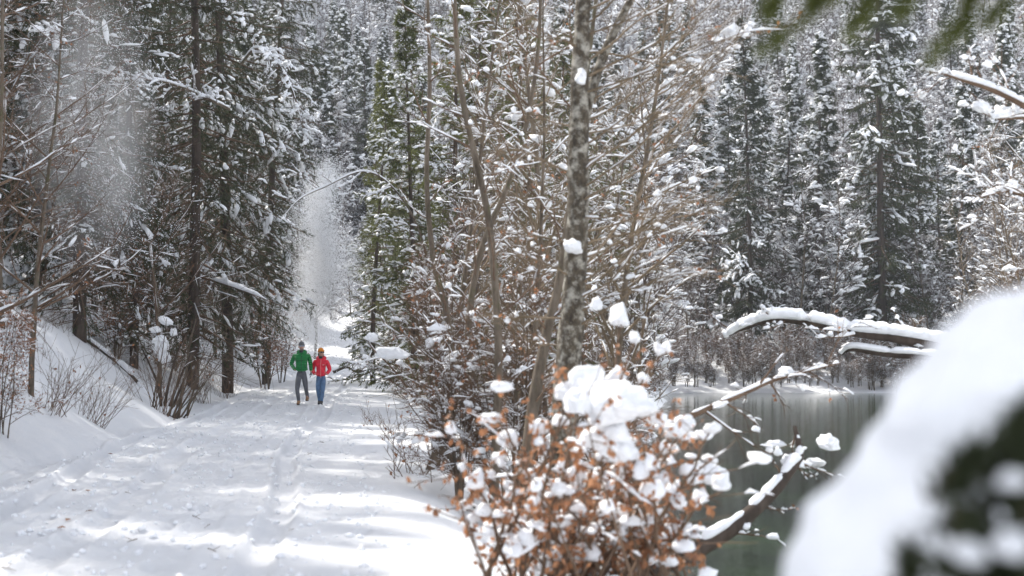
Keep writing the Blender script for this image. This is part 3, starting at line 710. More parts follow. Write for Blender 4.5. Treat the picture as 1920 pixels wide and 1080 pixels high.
rgh = np.random.default_rng(77)
D = 14.0
base = P(1058, 1000, D)
hero = thing('lichened_tree', 'bare tree with thick pale lichen-blotched trunk standing in front of the lake', 'tree', (base[0], D, hz(base[0], D) - .1))
def loc_(p, e): return p - np.array(e.location)
T = MB(); tp, tr = smooth(spath([(1058, 1120), (1056, 900), (1058, 780), (1064, 690), (1076, 560), (1083, 400), (1085, 250), (1091, 60), (1098, -100), (1100, -400), (1120, -800)], D, D), [.16, .14, .13, .126, .12, .108, .1, .085, .075, .06, .03], 8)
rough_tube(T, loc_(tp, hero), tr, 20, .16, 3); link('trunk', T.mesh('hero_trunk', BARKH), hero)
F = MB(); fp, fr = smooth(spath([(1084, 262), (1098, 215), (1112, 160), (1138, 90), (1172, 20), (1215, -60), (1290, -220)], D, D + .3), [.06, .055, .05, .045, .04, .036, .02], 5)
rough_tube(F, loc_(fp, hero), fr, 12, .15, 4); link('fork_limb', F.mesh('hero_fork', BARKH), hero)
C, S = MB(), MB()
st, dr = [], []
for py, side_, k in [(y, 1, 1) for y in range(20, 640, 26)] + [(y, -1, 1) for y in (90, 240, 330, 455, 520, 600, 650)]:
    st.append(P(np.interp(py, [0, 250, 560, 700], [1095, 1085, 1076, 1062]), py, D)); dr.append([side_ * 1., rgh.uniform(-.9, .9), rgh.uniform(.25, .75) if side_ > 0 else rgh.uniform(-.05, .5)])
st = np.array(st); dr = np.array(dr); Lh = np.where(dr[:, 0] > 0, rgh.uniform(1.1, 2.3, len(st)), rgh.uniform(.6, 1.4, len(st)))
p1, r1 = grow(st, dr, Lh, 12, np.full(len(st), .013), .2, .0, .085, rgh)
tubes(C, loc_(p1, hero), r1, 5); ridge(S, loc_(p1, hero), r1, .022, .3, 3, 6, rg=rgh)
s, d, r_, i2, t2 = spawn(p1, r1, 8, .2, .98, .5, rgh, .3); p2, r2 = grow(s, d, Lh[i2] * .42 * (1.2 - t2), 7, np.full(len(s), .006), .3, .01, .06, rgh)
tubes(C, loc_(p2, hero), r2, 3); m = rgh.random(len(p2)) < .35; ridge(S, loc_(p2[m], hero), r2[m], .018, .45, 2, 5, rg=rgh)
s, d, r_, i3, t3 = spawn(p2, r2, 4, .2, 1, .6, rgh, .3); p3, r3 = grow(s, d, rgh.uniform(.1, .3, len(s)), 4, np.full(len(s), .003), .4, 0, .08, rgh)
tubes(C, loc_(p3, hero), r3, 3)
o, tg, _, _ = on_paths(p3[rgh.random(len(p3)) < .05], 1, rgh); blobs(S, loc_(o, hero) + [0, 0, .02], .03 * (.6 + rgh.random((len(o), 3))), 2, 0, rgh)
ridge(S, loc_(fp, hero), fr, .05, .75, 1, 8, rg=rgh, coarse=4)
lo = p3[(rgh.random(len(p3)) < .05)]; o, _, _, _ = on_paths(lo, 3, rgh); Lf = MB(); leaf_cards(Lf, loc_(o, hero), np.full(len(o), .05), rgh)
link('crown', C.mesh('hero_branches', TWIGL), hero)
tag(link('snow_cover', S.mesh('hero_snow', SNOW), hero), kind='stuff'); tag(link('leaves', Lf.mesh('hero_leaves', LEAF), hero), kind='stuff')
clump(hero, P(1074, 466, D - .16), .1, .1, .09); clump(hero, P(1088, 150, D - .1), .05, .06, .09); clump(hero, P(1376, 62, D), .13, .1, .06)
clump(hero, P(1118, 574, D - .3), .06, .06, .075); clump(hero, P(1092, 140, D - .12), .04, .04, .07)
# pale leaning stem left of it
def stem_thing(name, label, pix, d0, d1, rads, seed, n1, l1, mat, snow=.5, sw=.024, bdir=None, leaves=.03, grav=0., cl=(), k1=9, ts=1.25):
    rg = np.random.default_rng(seed)
    p, r = smooth(spath(pix, d0, d1), rads, 6)
    e = thing(name, label, 'tree', p[0, 0])
    T, C, S, Lf = MB(), MB(), MB(), MB(); rough_tube(T, loc_(p, e), r, 12, .12, seed)
    ridge(S, loc_(p, e), r, r * 0 + r.mean() * ts if 0 else r.mean() * ts, .85 if ts < 2 else 1.05, 2, 8, rg=rg, coarse=3)
    s, d, r_, i1, t1 = spawn(p, r, n1, .12, .97, .9, rg, 0, bdir); L1 = l1 * (.4 + .8 * rg.random(len(s))); p1, r1 = grow(s, d, L1, k1, np.minimum(r_ * .6, .014), .2, grav, .09, rg)
    tubes(C, loc_(p1, e), r1, 5); ridge(S, loc_(p1, e), r1, sw, .3 + snow * .4, 2, 6, rg=rg)
    s, d, r_, i2, t2 = spawn(p1, r1, 6, .2, .98, .75, rg); p2, r2 = grow(s, d, L1[i2] * .4 * (.5 + .7 * rg.random(len(s))), 6, np.full(len(s), .005), .4, grav, .1, rg)
    tubes(C, loc_(p2, e), r2, 3); m = rg.random(len(p2)) < snow; ridge(S, loc_(p2[m], e), r2[m], sw * .8, .6, 2, 5, rg=rg)
    o, tg, _, _ = on_paths(p2[rg.random(len(p2)) < .25 * snow], 1, rg); blobs(S, loc_(o, e) + [0, 0, .02], .04 * (.5 + rg.random((len(o), 3))), 2, 0, rg)
    o, _, _, _ = on_paths(p2[rg.random(len(p2)) < leaves], 3, rg, .4, 1); leaf_cards(Lf, loc_(o, e), np.full(len(o), .05), rg)
    link('trunk', T.mesh('trunk', mat), e); link('crown', C.mesh('crown', TWIG), e); tag(link('snow_cover', S.mesh('snow', SNOW), e), kind='stuff')
    if leaves: tag(link('leaves', Lf.mesh('leaves', LEAF), e), kind='stuff')
    for (px, py, dd, a, b_, c) in cl: clump(e, P(px, py, dd), a, b_, c)
    return e
stem_thing('leaning_tree', 'thin leaning grey trunk touching the lichen-covered trunk from the left', [(985, 900), (1000, 760), (1022, 640), (1046, 540), (1062, 440), (1085, 250), (1110, 60), (1130, -100)], 16, 16.5, [.075, .07, .062, .05, .045, .035, .025, .02], 101, 12, 1.2, BARKG)
stem_thing('slender_tree', 'tall slender curved stem rising left of the lichen-covered trunk', [(925, 960), (932, 780), (935, 690), (930, 560), (914, 400), (885, 270), (862, 150), (852, 0), (845, -200)], 17, 17.5, [.06, .052, .05, .047, .043, .038, .034, .03, .02], 102, 16, 1.1, BARKG)
stem_thing('slender_tree', 'dark slender stem with twisted branches left of the tall curved stem', [(800, 900), (838, 780), (850, 700), (838, 590), (812, 480), (800, 330), (806, 160), (800, -60)], 20, 20, [.06, .055, .05, .046, .04, .035, .03, .02], 103, 16, 1.1, BARKG)
stem_thing('slender_tree', 'dark forked stem between the curved stem and the lichen-covered trunk', [(905, 900), (895, 760), (878, 660), (884, 560), (905, 460), (955, 340), (990, 220), (1010, 80), (1015, -80)], 19, 19, [.06, .055, .05, .045, .04, .035, .03, .026, .02], 104, 16, 1.2, BARKG)
stem_thing('arching_branch', 'arched snowy branch hanging over the path below the powder snow', [(830, 700), (815, 560), (785, 430), (735, 350), (680, 322), (610, 350), (560, 375), (522, 418)], 38, 36, [.05, .035, .028, .022, .018, .016, .012, .005], 105, 18, .9, BARKG, sw=.05, ts=2.2, snow=.8)
stem_thing('snowy_branch', 'low branch tipped with two snow lumps reaching over the path', [(830, 830), (800, 790), (765, 730), (735, 690), (700, 655), (690, 640)], 21, 19.5, [.02, .018, .015, .012, .01, .006], 106, 5, .5, TWIG, cl=[(735, 665, 19.9, .24, .12, .11), (697, 635, 19.5, .09, .08, .08)], leaves=0)
stem_thing('snowy_branch', 'twiggy snow-laden branch just under the high one at the right edge', [(2100, 300), (1990, 245), (1925, 222), (1870, 222), (1832, 206)], 14.6, 14.9, [.04, .03, .02, .012, .006], 121, 9, .5, TWIG, snow=.8, sw=.03, ts=2.0, leaves=0, cl=[(1880, 212, 14.8, .13, .08, .06), (1838, 200, 14.9, .08, .07, .06)])
stem_thing('snowy_branch', 'snow-laden branch at the right edge just above the blurred mound', [(2080, 470), (1990, 410), (1930, 372), (1885, 358), (1848, 366)], 16, 16.5, [.05, .035, .025, .015, .006], 122, 12, .7, TWIG, snow=.8, sw=.03, ts=2.0, leaves=0, cl=[(1895, 352, 16.4, .16, .08, .06)])
stem_thing('snowy_bough', 'long snow-lined bough reaching left from the straight brown spruce trunk', [(430, 205), (395, 188), (350, 168), (300, 152), (250, 150), (208, 150)], 41, 38, [.05, .045, .04, .03, .02, .01], 123, 30, 1.1, BARKG, snow=1.0, sw=.065, ts=2.2, leaves=0, k1=8)
stem_thing('snowy_bough', 'heavy snow-loaded bough bending down at the right side of the big drooping spruce', [(452, 120), (480, 92), (515, 110), (545, 160), (562, 215), (574, 268)], 47, 44, [.05, .045, .035, .03, .02, .01], 124, 46, .9, BARKG, snow=1.0, sw=.085, ts=2.5, leaves=0, grav=-.1, k1=8)
# leaning snow-covered trunk over the water
lean = stem_thing('leaning_tree', 'dark snow-topped trunk bending out over the green water', [(1060, 1150), (1150, 1105), (1235, 1062), (1300, 1035), (1380, 985), (1440, 930), (1482, 880), (1500, 850), (1490, 800)], 12.6, 14, [.12, .1, .085, .08, .075, .07, .055, .04, .02], 107, 10, .55, BARKD, snow=.5, cl=[(1552, 832, 14, .15, .1, .1), (1530, 870, 14, .1, .09, .06), (1478, 868, 14, .1, .09, .07), (1452, 835, 14, .1, .07, .05), (1505, 872, 13.9, .08, .06, .05)], leaves=.08)
stem_thing('drooping_branch', 'thin dark branch with snow lumps above the leaning trunk', [(1250, 800), (1330, 765), (1400, 735), (1445, 715), (1500, 700), (1575, 680)], 13.5, 15, [.035, .03, .025, .022, .016, .008], 108, 9, .7, TWIG, grav=-.05, cl=[(1475, 700, 14.6, .1, .08, .06), (1350, 760, 13.8, .08, .06, .04)], leaves=.05)
# overhanging limbs from the right bank
stem_thing('overhanging_tree', 'leaning tree whose thick snow-capped limb reaches left across the water', [(2120, 800), (1960, 700), (1850, 668), (1760, 650), (1680, 634), (1600, 624), (1520, 606), (1450, 600), (1395, 615), (1358, 634)], 19, 20.5, [.16, .13, .11, .095, .07, .055, .05, .04, .03, .01], 109, 8, .8, BARKD, snow=.8, sw=.05, leaves=0, ts=2.0,
   cl=[(1690, 628, 20, .32, .16, .1), (1745, 640, 20, .34, .16, .1), (1640, 618, 20, .22, .13, .07), (1440, 595, 20.3, .22, .14, .09), (1490, 600, 20.3, .2, .13, .09), (1400, 607, 20.3, .15, .1, .06)])
stem_thing('overhanging_branch', 'shorter snow-capped branch just below the long overhanging limb', [(1900, 690), (1800, 676), (1720, 668), (1660, 664), (1600, 655), (1578, 665)], 19, 20, [.06, .05, .045, .04, .03, .01], 110, 4, .4, BARKD, snow=.8, leaves=0, ts=2.0,
   cl=[(1690, 660, 19.8, .28, .12, .05), (1625, 655, 19.9, .25, .11, .055)])
stem_thing('snowy_branch', 'snow-laden branch entering high at the right edge of the photo', [(2120, 330), (1990, 240), (1915, 195), (1860, 168), (1805, 150), (1762, 137)], 14, 14.5, [.07, .05, .035, .028, .02, .008], 111, 9, .6, TWIG, snow=.8, sw=.035, ts=2.0, cl=[(1840, 204, 14.3, .09, .08, .07), (1880, 216, 14.3, .12, .06, .05), (1772, 135, 14.4, .05, .05, .04)], leaves=0)
for k, (px, d, s, l) in enumerate(((1905, 27, 1.15, 'snow-dotted bush behind the blurred snow mound at the right edge'), (1985, 23, 1.3, 'snowy thicket at the far right above the blurred mound'), (1830, 34, 1.0, 'small snow-dotted bush left of the blurred mound crest'))):
    st_(SHR[0] if k != 1 else YNG[1], 'snowy_shrub', l, 'shrub', px, d, s * 1.05, k * 1.3)
for px, d in ((1960, 36), (1890, 42), (2040, 50), (1860, 52)):
    st_(YNG[2], 'young_tree', 'young snowy tree on the right bank behind the blurred mound', 'tree', px, d, .75, px, 'young trees on the right bank')

# ------------------------------------------------------------------ copper-leaved beech bush
DB = 9.6
bx, by = X(1085, DB), DB
bush = thing('beech_bush', 'low bush full of copper leaves and big snow clumps in the foreground', 'shrub', (bx, by, hz(bx, by) - .05))
rgb = np.random.default_rng(55)
clumps = [(1098, 725, .17, .13), (1150, 770, .24, .17), (1188, 765, .19, .13), (1135, 820, .19, .17), (1085, 760, .13, .12), (1160, 850, .15, .12), (1060, 740, .10, .09),
    (1235, 795, .15, .08), (1285, 800, .11, .09), (1262, 812, .13, .08), (1335, 805, .10, .06), (1160, 598, .1, .12), (1190, 636, .07, .07), (1237, 658, .065, .07),
    (1330, 895, .2, .12), (1300, 885, .12, .08), (1330, 862, .1, .05), (1352, 912, .1, .09), (1270, 993, .16, .09), (1240, 1008, .12, .07), (1050, 920, .1, .08), (1030, 980, .12, .1), (1000, 950, .08, .1), (975, 990, .1, .12),
    (930, 788, .05, .05), (868, 878, .06, .05), (905, 960, .09, .06), (935, 985, .12, .08), (1095, 1070, .13, .08), (1170, 990, .12, .07), (1200, 1000, .1, .07), (1060, 890, .05, .08), (870, 950, .1, .06), (1220, 870, .06, .05), (1130, 905, .07, .05), (1000, 1010, .14, .1), (1160, 1050, .12, .07), (940, 870, .05, .05), (1010, 830, .05, .06), (1245, 845, .05, .06)]
ST, BR, SN = MB(), MB(), MB()
sx = np.array([bush.location[0], bush.location[1], bush.location[2]])
paths = []
for i, (px, py, a, b_) in enumerate(clumps):
    dd = DB - 1.0 + rgb.uniform(-.15, .4) if i < 7 else DB + rgb.uniform(-.9, 1.1)
    tgt = P(px, py + b_ * FPX / dd * .3, dd); s0 = sx + [rgb.normal(0, .25), rgb.normal(0, .2), -.02]
    mid = s0 * .45 + tgt * .55 + [0, 0, .12 + .25 * rgb.random()]; t = np.linspace(0, 1, 10)[:, None]
    paths.append((1 - t) ** 2 * s0 + 2 * t * (1 - t) * mid + t * t * tgt + rgb.normal(0, .012, (10, 3)))
    kk = 1.3 if i < 7 else 1.0
    clump(bush, P(px, py, dd), a * .62 * kk * dd / DB, a * .5 * kk, b_ * .78 * kk * dd / DB)
pm = np.array(paths); rm = np.linspace(.017, .006, 10)[None].repeat(len(pm), 0)
tubes(ST, loc_(pm, bush), rm, 5)
n_ = 62; s0 = sx + np.concatenate([rgb.uniform(-.5, .8, (n_, 1)), rgb.normal(0, .4, (n_, 1)), np.zeros((n_, 1))], 1)
d0 = np.stack([rgb.normal(.12, .42, n_), rgb.normal(0, .4, n_), np.ones(n_) * .75], -1)
p0, r0 = grow(s0, d0, rgb.uniform(.7, 1.75, n_), 10, np.full(n_, .012), .3, -.03, .07, rgb); kp = (p0[:, -1, 0] > -.55) & (p0[:, -1, 0] < 1.2); p0, r0 = p0[kp], r0[kp]; tubes(ST, loc_(p0, bush), r0, 5)
pm = np.concatenate([pm, p0]); rm = np.concatenate([rm, r0])
s, d, r_, i1, t1 = spawn(pm, rm, 7, .25, 1, .8, rgb, .3); p1, r1 = grow(s, d, rgb.uniform(.15, .5, len(s)), 6, np.full(len(s), .005), .4, 0, .12, rgb)
tubes(BR, loc_(p1, bush), r1, 3); m = rgb.random(len(p1)) < .25; ridge(SN, loc_(p1[m], bush), r1[m], .024, .6, 2, 5, rg=rgb)
o, _, _, _ = on_paths(p1[rgb.random(len(p1)) < .26], 1, rgb); blobs(SN, loc_(o, bush) + [0, 0, .02], .055 * (.4 + rgb.random((len(o), 3)) * 1.1), 2, 0, rgb)
link('stems', ST.mesh('bush_stems', TWIG), bush); link('twigs', BR.mesh('bush_twigs', TWIG), bush)['kind'] = 'stuff'; tag(link('snow_cover', SN.mesh('bush_snow', SNOW), bush), kind='stuff')
o, tg, _, _ = on_paths(p1, 6, rgb, .2, 1.05); o = o[(o[:, 2] < 1.75) & (o[:, 0] < 1.3)]; rgb.shuffle(o)
nl = 300; LV = []
for k in range(5):
    q = MB(); a = .55 + .25 * rgb.random(); cz = .12 * rgb.normal()
    v = [(0, 0, 0), (.26, .35, .05), (.3, .62, .02), (0, 1, -.1 + cz), (-.3, .6, .08), (-.25, .33, .06), (0, .35, -.05), (0, .65, -.04)]
    q.add(np.array(v) * [1, 1, 1], [[0, 1, 6], [6, 1, 2], [6, 2, 7], [7, 2, 3], [7, 3, 4], [6, 7, 4], [6, 4, 5], [0, 6, 5]], 0, .2 * k); LV.append(q.mesh('leaf', LEAF, False))
for k in range(min(nl, len(o))):
    q = link('leaf', LV[k % 5], bush); q.location = loc_(o[k], bush); s_ = rgb.uniform(.045, .075); q.scale = (s_, s_, s_)
    q.rotation_euler = (rgb.uniform(-2.6, -.6), rgb.uniform(-.6, .6), rgb.uniform(0, 6.3))
LF = MB(); leaf_cards(LF, loc_(o[nl:], bush), rgb.uniform(.04, .07, len(o) - nl), rgb); tag(link('leaves', LF.mesh('bush_leaves', LEAF), bush), kind='stuff')

# ------------------------------------------------------------------ foreground mound: snow-buried evergreen
MD = 1.75
ev = thing('evergreen_shrub', 'blurred evergreen shrub buried under a great heap of snow, right foreground', 'shrub', (1.1, MD, hz(1.1, MD)))
v, f = ICO[4]; v = v.copy()
edge = [(1480, 1085), (1520, 975), (1560, 890), (1610, 805), (1665, 735), (1720, 690), (1790, 640), (1850, 575), (1920, 520), (2000, 470)]
lumps = [(1790, 1260, .2, .3), (1830, 1100, .22, .2), (1880, 985, .2, .2), (1935, 880, .19, .19), (2010, 820, .18, .2), (2150, 880, .28, .32), (1930, 1200, .3, .3), (2080, 1050, .3, .3), (1760, 1180, .17, .16), (1700, 1010, .08, .1), (1760, 900, .08, .09), (1840, 780, .08, .09), (1920, 690, .09, .1), (1640, 1090, .09, .1)]
rem = MB()
for k, (px, py, a, b_) in enumerate(lumps):
    c = P(px, py, MD + .12); bl = blob_shape(4, 50 + k, .34, 2.2, 1.)[0]
    rem.add(bl * [a, .2, b_] + c - np.array(ev.location), f)
me = rem.mesh('snow_heap_raw', SNOWB); tmp = bpy.data.objects.new('tmp', me); COL.objects.link(tmp)
rmd = tmp.modifiers.new('r', 'REMESH'); rmd.mode = 'VOXEL'; rmd.voxel_size = .012; rmd.use_smooth_shade = True
sm = tmp.modifiers.new('s', 'SMOOTH'); sm.iterations = 5; sm.factor = .7
dg = bpy.context.evaluated_depsgraph_get(); me2 = bpy.data.meshes.new_from_object(tmp.evaluated_get(dg)); bpy.data.objects.remove(tmp)
me2.name = 'snow_heap'; link('snow_heap', me2, ev)
E, EN = MB(), MB(); rge = np.random.default_rng(9)
tw0 = []
for (px, py) in [(1900, 790), (1880, 830), (1870, 900), (1880, 960), (1910, 1040), (1745, 1060), (1915, 880), (1920, 980), (1870, 1080), (1930, 1070), (1850, 1020), (1930, 780), (1960, 900), (1960, 1000)]:
    for j in range(2): tw0.append(P(px + rge.normal(0, 12), py + rge.normal(0, 12), MD - .27 + rge.uniform(-.02, .03)))
tw0 = np.array(tw0); dirs = nrm(rge.normal(0, .6, (len(tw0), 3)) + [-.2, -.5, .3]); pe_, re_ = grow(tw0 - dirs * .08, dirs, np.full(len(tw0), .075), 6, np.full(len(tw0), .004), .4, 0, .1, rge)
tubes(E, loc_(pe_, ev), re_, 4); o, tg, _, _ = on_paths(pe_, 130, rge); spikes(EN, loc_(o, ev), nrm(tg * .5 + rge.normal(0, .6, o.shape)), .03, .010, 0, rge)
for (px, py, a) in ((1815, 1040, .016), (1900, 905, .014), (1895, 1030, .018)): clump(ev, P(px, py, MD - .32), a, a, a)
s0 = np.array([[0, .15, 0.], [.05, .1, 0], [-.1, .2, 0], [.1, .25, 0.]]); p_, r_ = grow(s0, np.array([[.1, 0, 1.], [-.15, 0, 1], [-.05, .1, 1], [.2, 0, 1.]]), np.full(4, 1.4), 6, np.full(4, .025), .3, 0, .05, rge); tubes(E, p_, r_, 6)
link('stems', E.mesh('evergreen_stems', TWIG), ev); tag(link('foliage', EN.mesh('evergreen_needles', NEED), ev), kind='stuff')

# blurred bough above the camera
bo = thing('conifer_bough', 'out-of-focus yellow-green conifer bough hanging in from the top right', 'branch', P(1900, -500, 2.2))
E, EN = MB(), MB()
tips = [((1640, -90), (1430, 92)), ((1700, -120), (1590, 62)), ((1760, -160), (1690, 20)), ((1900, -120), (1745, 108)), ((1950, -100), (1850, 40)), ((1560, -120), (1520, 5)), ((1840, -140), (1800, 60)), ((1480, -60), (1440, 20)), ((1990, -90), (1940, 60))]
pl = np.array([[P(a[0] + (b_[0] - a[0]) * t, a[1] + (b_[1] - a[1]) * t + 12 * math.sin(3 * t), 2.15) for t in np.linspace(0, 1, 8)] for a, b_ in tips])
main = np.array([[P(px, py, 2.2) for px, py in ((2300, -420), (2100, -300), (1950, -190), (1800, -170), (1650, -130), (1520, -110), (1440, -90), (1400, -60))]])
tubes(E, loc_(pl, bo), np.full(pl.shape[:2], .0025), 4); tubes(E, loc_(main, bo), np.linspace(.012, .004, 8)[None], 6)
o, tg, _, _ = on_paths(pl, 620, rge); spikes(EN, loc_(o, bo), nrm(tg * .6 + rge.normal(0, .5, o.shape)), .026, .0045, 0, rge)
NB = leafy('bough_needles', (.09, .11, .025), (.2, .22, .06), .5)
link('twigs', E.mesh('bough_twigs', TWIG), bo); tag(link('foliage', EN.mesh('bough_needles', NB), bo), kind='stuff')

# ------------------------------------------------------------------ logs, stump, debris
rgc = np.random.default_rng(21); n_ = 1700
yc = 9 + 40 * rgc.random(n_) ** 1.7; cc = np.array([1.4, 2.0, 2.5, 3.3, 3.7, 4.3, 4.8, 5.4])[rgc.integers(0, 8, n_)] + rgc.normal(0, .16, n_)
zc_ = zpath(cc, yc); q = MB(); sz_ = .012 + .03 * rgc.random(n_) ** 2
blobs(q, np.stack([xr(yc) - cc, yc, zc_ + sz_ * .2], -1), sz_[:, None] * (.7 + .6 * rgc.random((n_, 3))), 1, 0, rgc)
tag(link('snow_crumbs', q.mesh('snow_crumbs', SNOW)), 'loose snow crumbs thrown up along the wheel ruts of the path', 'snow crumbs', kind='stuff')
def log(name, label, pts, rads, seed, sw):
    p, r = smooth(np.array([pts], float), rads, 5); e = thing(name, label, 'log', p[0, 0]); T, S = MB(), MB()
    rough_tube(T, loc_(p, e), r, 12, .15, seed); ridge(S, loc_(p, e), r, sw, .95, 2, 8, rg=np.random.default_rng(seed), coarse=4)
    tg = nrm((p[0, 0] - p[0, 1])[None])
    link('trunk', T.mesh('log', BARKD), e); tag(link('snow_cover', S.mesh('log_snow', SNOW), e), kind='stuff'); return e
def gp(px, d, dz): x = X(px, d); return (x, d, hz(x, d) + dz)
log('fallen_log', 'snow-topped fallen log running down the left bank behind the stump', [gp(160, 38, .05), gp(200, 38, .12), gp(235, 37.5, .12), gp(262, 37, .05), gp(275, 36.6, -.1)], [.05, .05, .045, .04, .03], 5, .13)
log('fallen_branch', 'dark crooked branch lying in the snow beyond the couple', [gp(625, 78, .1), gp(650, 78, .4), gp(672, 77, .15), gp(700, 78, .35)], [.09, .08, .06, .04], 7, .1)
stp = thing('coppice_stems', 'leaning bundle of bare stems with tall snow pillows behind it on the left bank', 'shrub', gp(290, 34, -.1))
q = MB(); n_ = 16; s0 = np.stack([rgb.uniform(-.15, .75, n_), rgb.normal(0, .12, n_), np.full(n_, .0)], -1); s0[:, 2] -= s0[:, 0] * .25
q1, q1r = grow(s0, np.stack([rgb.normal(.42, .2, n_), rgb.normal(0, .1, n_), np.ones(n_)], -1), rgb.uniform(1.0, 2.5, n_), 9, rgb.uniform(.014, .03, n_), .3, -.01, .05, rgb)
tubes(q, q1, q1r, 6); link('stems', q.mesh('coppice', BARKG), stp)
q = MB(); q2, q2r = grow(s0[:9], np.stack([rgb.normal(.5, .6, 9), rgb.normal(-.5, .3, 9), np.full(9, -.25)], -1), rgb.uniform(.3, .7, 9), 7, np.full(9, .05), .3, -.1, .25, rgb); tubes(q, q2, q2r, 6); link('roots', q.mesh('roots', BARKD), stp)
q = MB(); t_, a_, _, _, _ = spawn(q1, q1r, 6, .2, 1, .5, rgb); q3, q3r = grow(t_, a_, rgb.uniform(.2, .7, len(t_)), 5, np.full(len(t_), .004), .5, 0, .08, rgb); tubes(q, q3, q3r, 3); link('twigs', q.mesh('coppice_twigs', TWIG), stp)['kind'] = 'stuff'
for (px, py, a, b_) in ((310, 604, .17, .13), (292, 620, .13, .1), (302, 655, .2, .24), (308, 672, .16, .18), (326, 625, .09, .14), (300, 640, .18, .15)): clump(stp, P(px, py, 34.7), a, a, b_)
q = MB(); q4, q4r = grow(np.array([[.1, .7, .1], [.2, .75, .1], [0, .7, .1], [.3, .7, .1]]), np.array([[.05, 0, 1.], [.2, 0, 1], [-.05, 0, 1], [.3, 0, 1.]]), np.array([1.9, 1.6, 1.5, 1.4]), 8, np.full(4, .045), .4, 0, .06, rgb); tubes(q, q4, q4r, 6); link('back_stems', q.mesh('back_stems', BARKD), stp)
tw = MB(); tw_p, tw_r = grow(np.array([[-.08, 0, .01], [0, .0, .012]]), np.array([[1., .1, 0], [.6, .6, .1]]), np.array([.18, .08]), 5, np.array([.006, .004]), .5, 0, .1, rgb); tubes(tw, tw_p, tw_r, 5)
TW = tw.mesh('twig', TWIG)
for (px, py) in [(60, 908), (145, 922), (175, 919), (178, 962), (215, 860), (270, 899), (243, 923), (313, 862), (110, 1004), (22, 1074), (392, 985), (404, 1038), (371, 970), (492, 820), (512, 865), (522, 905), (580, 852), (606, 830), (640, 790), (410, 828), (250, 1018), (128, 980), (700, 792), (548, 1000)]:
    d = 1.8 * FPX / (py - 640); x = X(px, d); t = float(xr(d) - x); inp = -.2 < t < float(xr(d) - xl(d))
    z = float(zpath(np.array([t]), np.array([d]))[0]) if inp else hz(x, d)
    big = rs.random() < .5
    if big: q = link('fallen_twig', TW); tag(q, 'short dark twig lying on the snowy path', 'twig', 'twigs dropped on the path'); s_ = rs.uniform(.4, .8)
    else: q = link('fallen_leaf', LV[rs.randrange(5)]); tag(q, 'brown dead leaf lying on the snowy path', 'leaf', 'dead leaves dropped on the path'); s_ = .09
    q.location = (x, d, z + .01); q.scale = (s_,) * 3; q.rotation_euler = (.1, .1, rs.uniform(0, 6.3))
# labels for the many alike trees: by landmark, depth row and size
def relabel(group, base, marks, rows):
    cells = {}
    for o in COL.objects:
        if o.get('group') != group or o.parent: continue
        d = o.location[1]; px = 960 + o.location[0] / d * FPX
        k = next((m[1] for m in marks if px < m[0]), marks[-1][1]); q = next((w_[1] for w_ in rows if d < w_[0]), rows[-1][1])
        cells.setdefault((k, q), []).append((px, o))
    for (k, q), L in cells.items():
        L.sort(key=lambda a: a[0]); n = len(L)
        for i, (px, o) in enumerate(L):
            pre = '' if n == 1 or n > 3 else (('left-hand ', 'right-hand ') if n == 2 else ('leftmost ', 'middle ', 'rightmost '))[i]
            o['label'] = f'{pre}{base} {q} {k}'.strip()
            if n > 3: o['group'] = f'{group}, {q} {k}'
far_m = [(1230, 'right of lichened trunk'), (1360, 'left of the narrow spruce'), (1500, 'around the narrow spruce'), (1600, 'by the crooked bare tree'), (1720, 'behind the tall broad spruce'), (1840, 'right of the broad spruce'), (9999, 'above the blurred mound')]
far_r = [(96, 'at the shore'), (106, 'midway back'), (999, 'deep in wood')]
relabel('spruces in the wood beyond the lake', 'snow-flecked spruce', far_m, far_r)
relabel('bare trees in the wood beyond the lake', 'snow-whitened bare tree', far_m, far_r)
end_m = [(600, 'left of the powder column'), (700, 'right of the powder column'), (830, 'above the arched branch'), (960, 'behind the curved stem'), (1090, 'behind the lichened trunk'), (9999, 'right of lichened trunk')]
end_r = [(92, 'first row'), (106, 'second row'), (999, 'far back')]
relabel('spruces in the wood behind the end of the path', 'snowy spruce beyond the path end,', end_m, end_r)
relabel('bare trees in the wood behind the end of the path', 'white-lined bare tree beyond path end,', end_m, end_r)
lm = [(0, 'outside the left edge'), (100, 'by the left edge'), (200, 'over the powder veil'), (330, 'above the snow pillows'), (420, 'by the straight brown trunk'), (9999, 'by the big drooping spruce')]
lr = [(48, 'upper bank'), (62, 'middle of wood'), (999, 'deep in wood')]
relabel('spruces in the dark wood on the left slope', 'dark spruce,', lm, lr)  # also covers the unseen spruces added for shade
relabel('bare trees in the wood on the left slope', 'thin snowy bare tree,', lm, lr)
sm_ = [(790, 'at the path edge'), (860, 'by the dark twisted stem'), (930, 'by the tall curved stem'), (1020, 'by the leaning grey trunk'), (1100, 'behind the lichened trunk'), (9999, 'toward the water')]
sr_ = [(32, 'front'), (50, 'middle'), (999, 'back')]
relabel('young trees between path and lake', 'thin young tree of lakeside strip,', sm_, sr_)
relabel('shrubs between path and lake', 'tangled snowy shrub of lakeside strip,', sm_, sr_)
relabel('taller trees between path and lake', 'taller tree of lakeside strip,', sm_, sr_)
relabel('young spruces between path and lake', 'olive spruce of lakeside strip,', sm_, sr_)
relabel('shrubs along the far bank', 'snow-covered undergrowth shrub', far_m, [(85, 'at waterline'), (999, 'up the bank')])
relabel('young trees on the right bank', 'young snowy tree behind the blurred mound,', [(1900, 'left side'), (1970, 'centre'), (9999, 'far right')], [(45, 'nearer'), (999, 'farther')])
relabel('low shrubs on the left bank', 'low snowy shrub,', lm, lr)
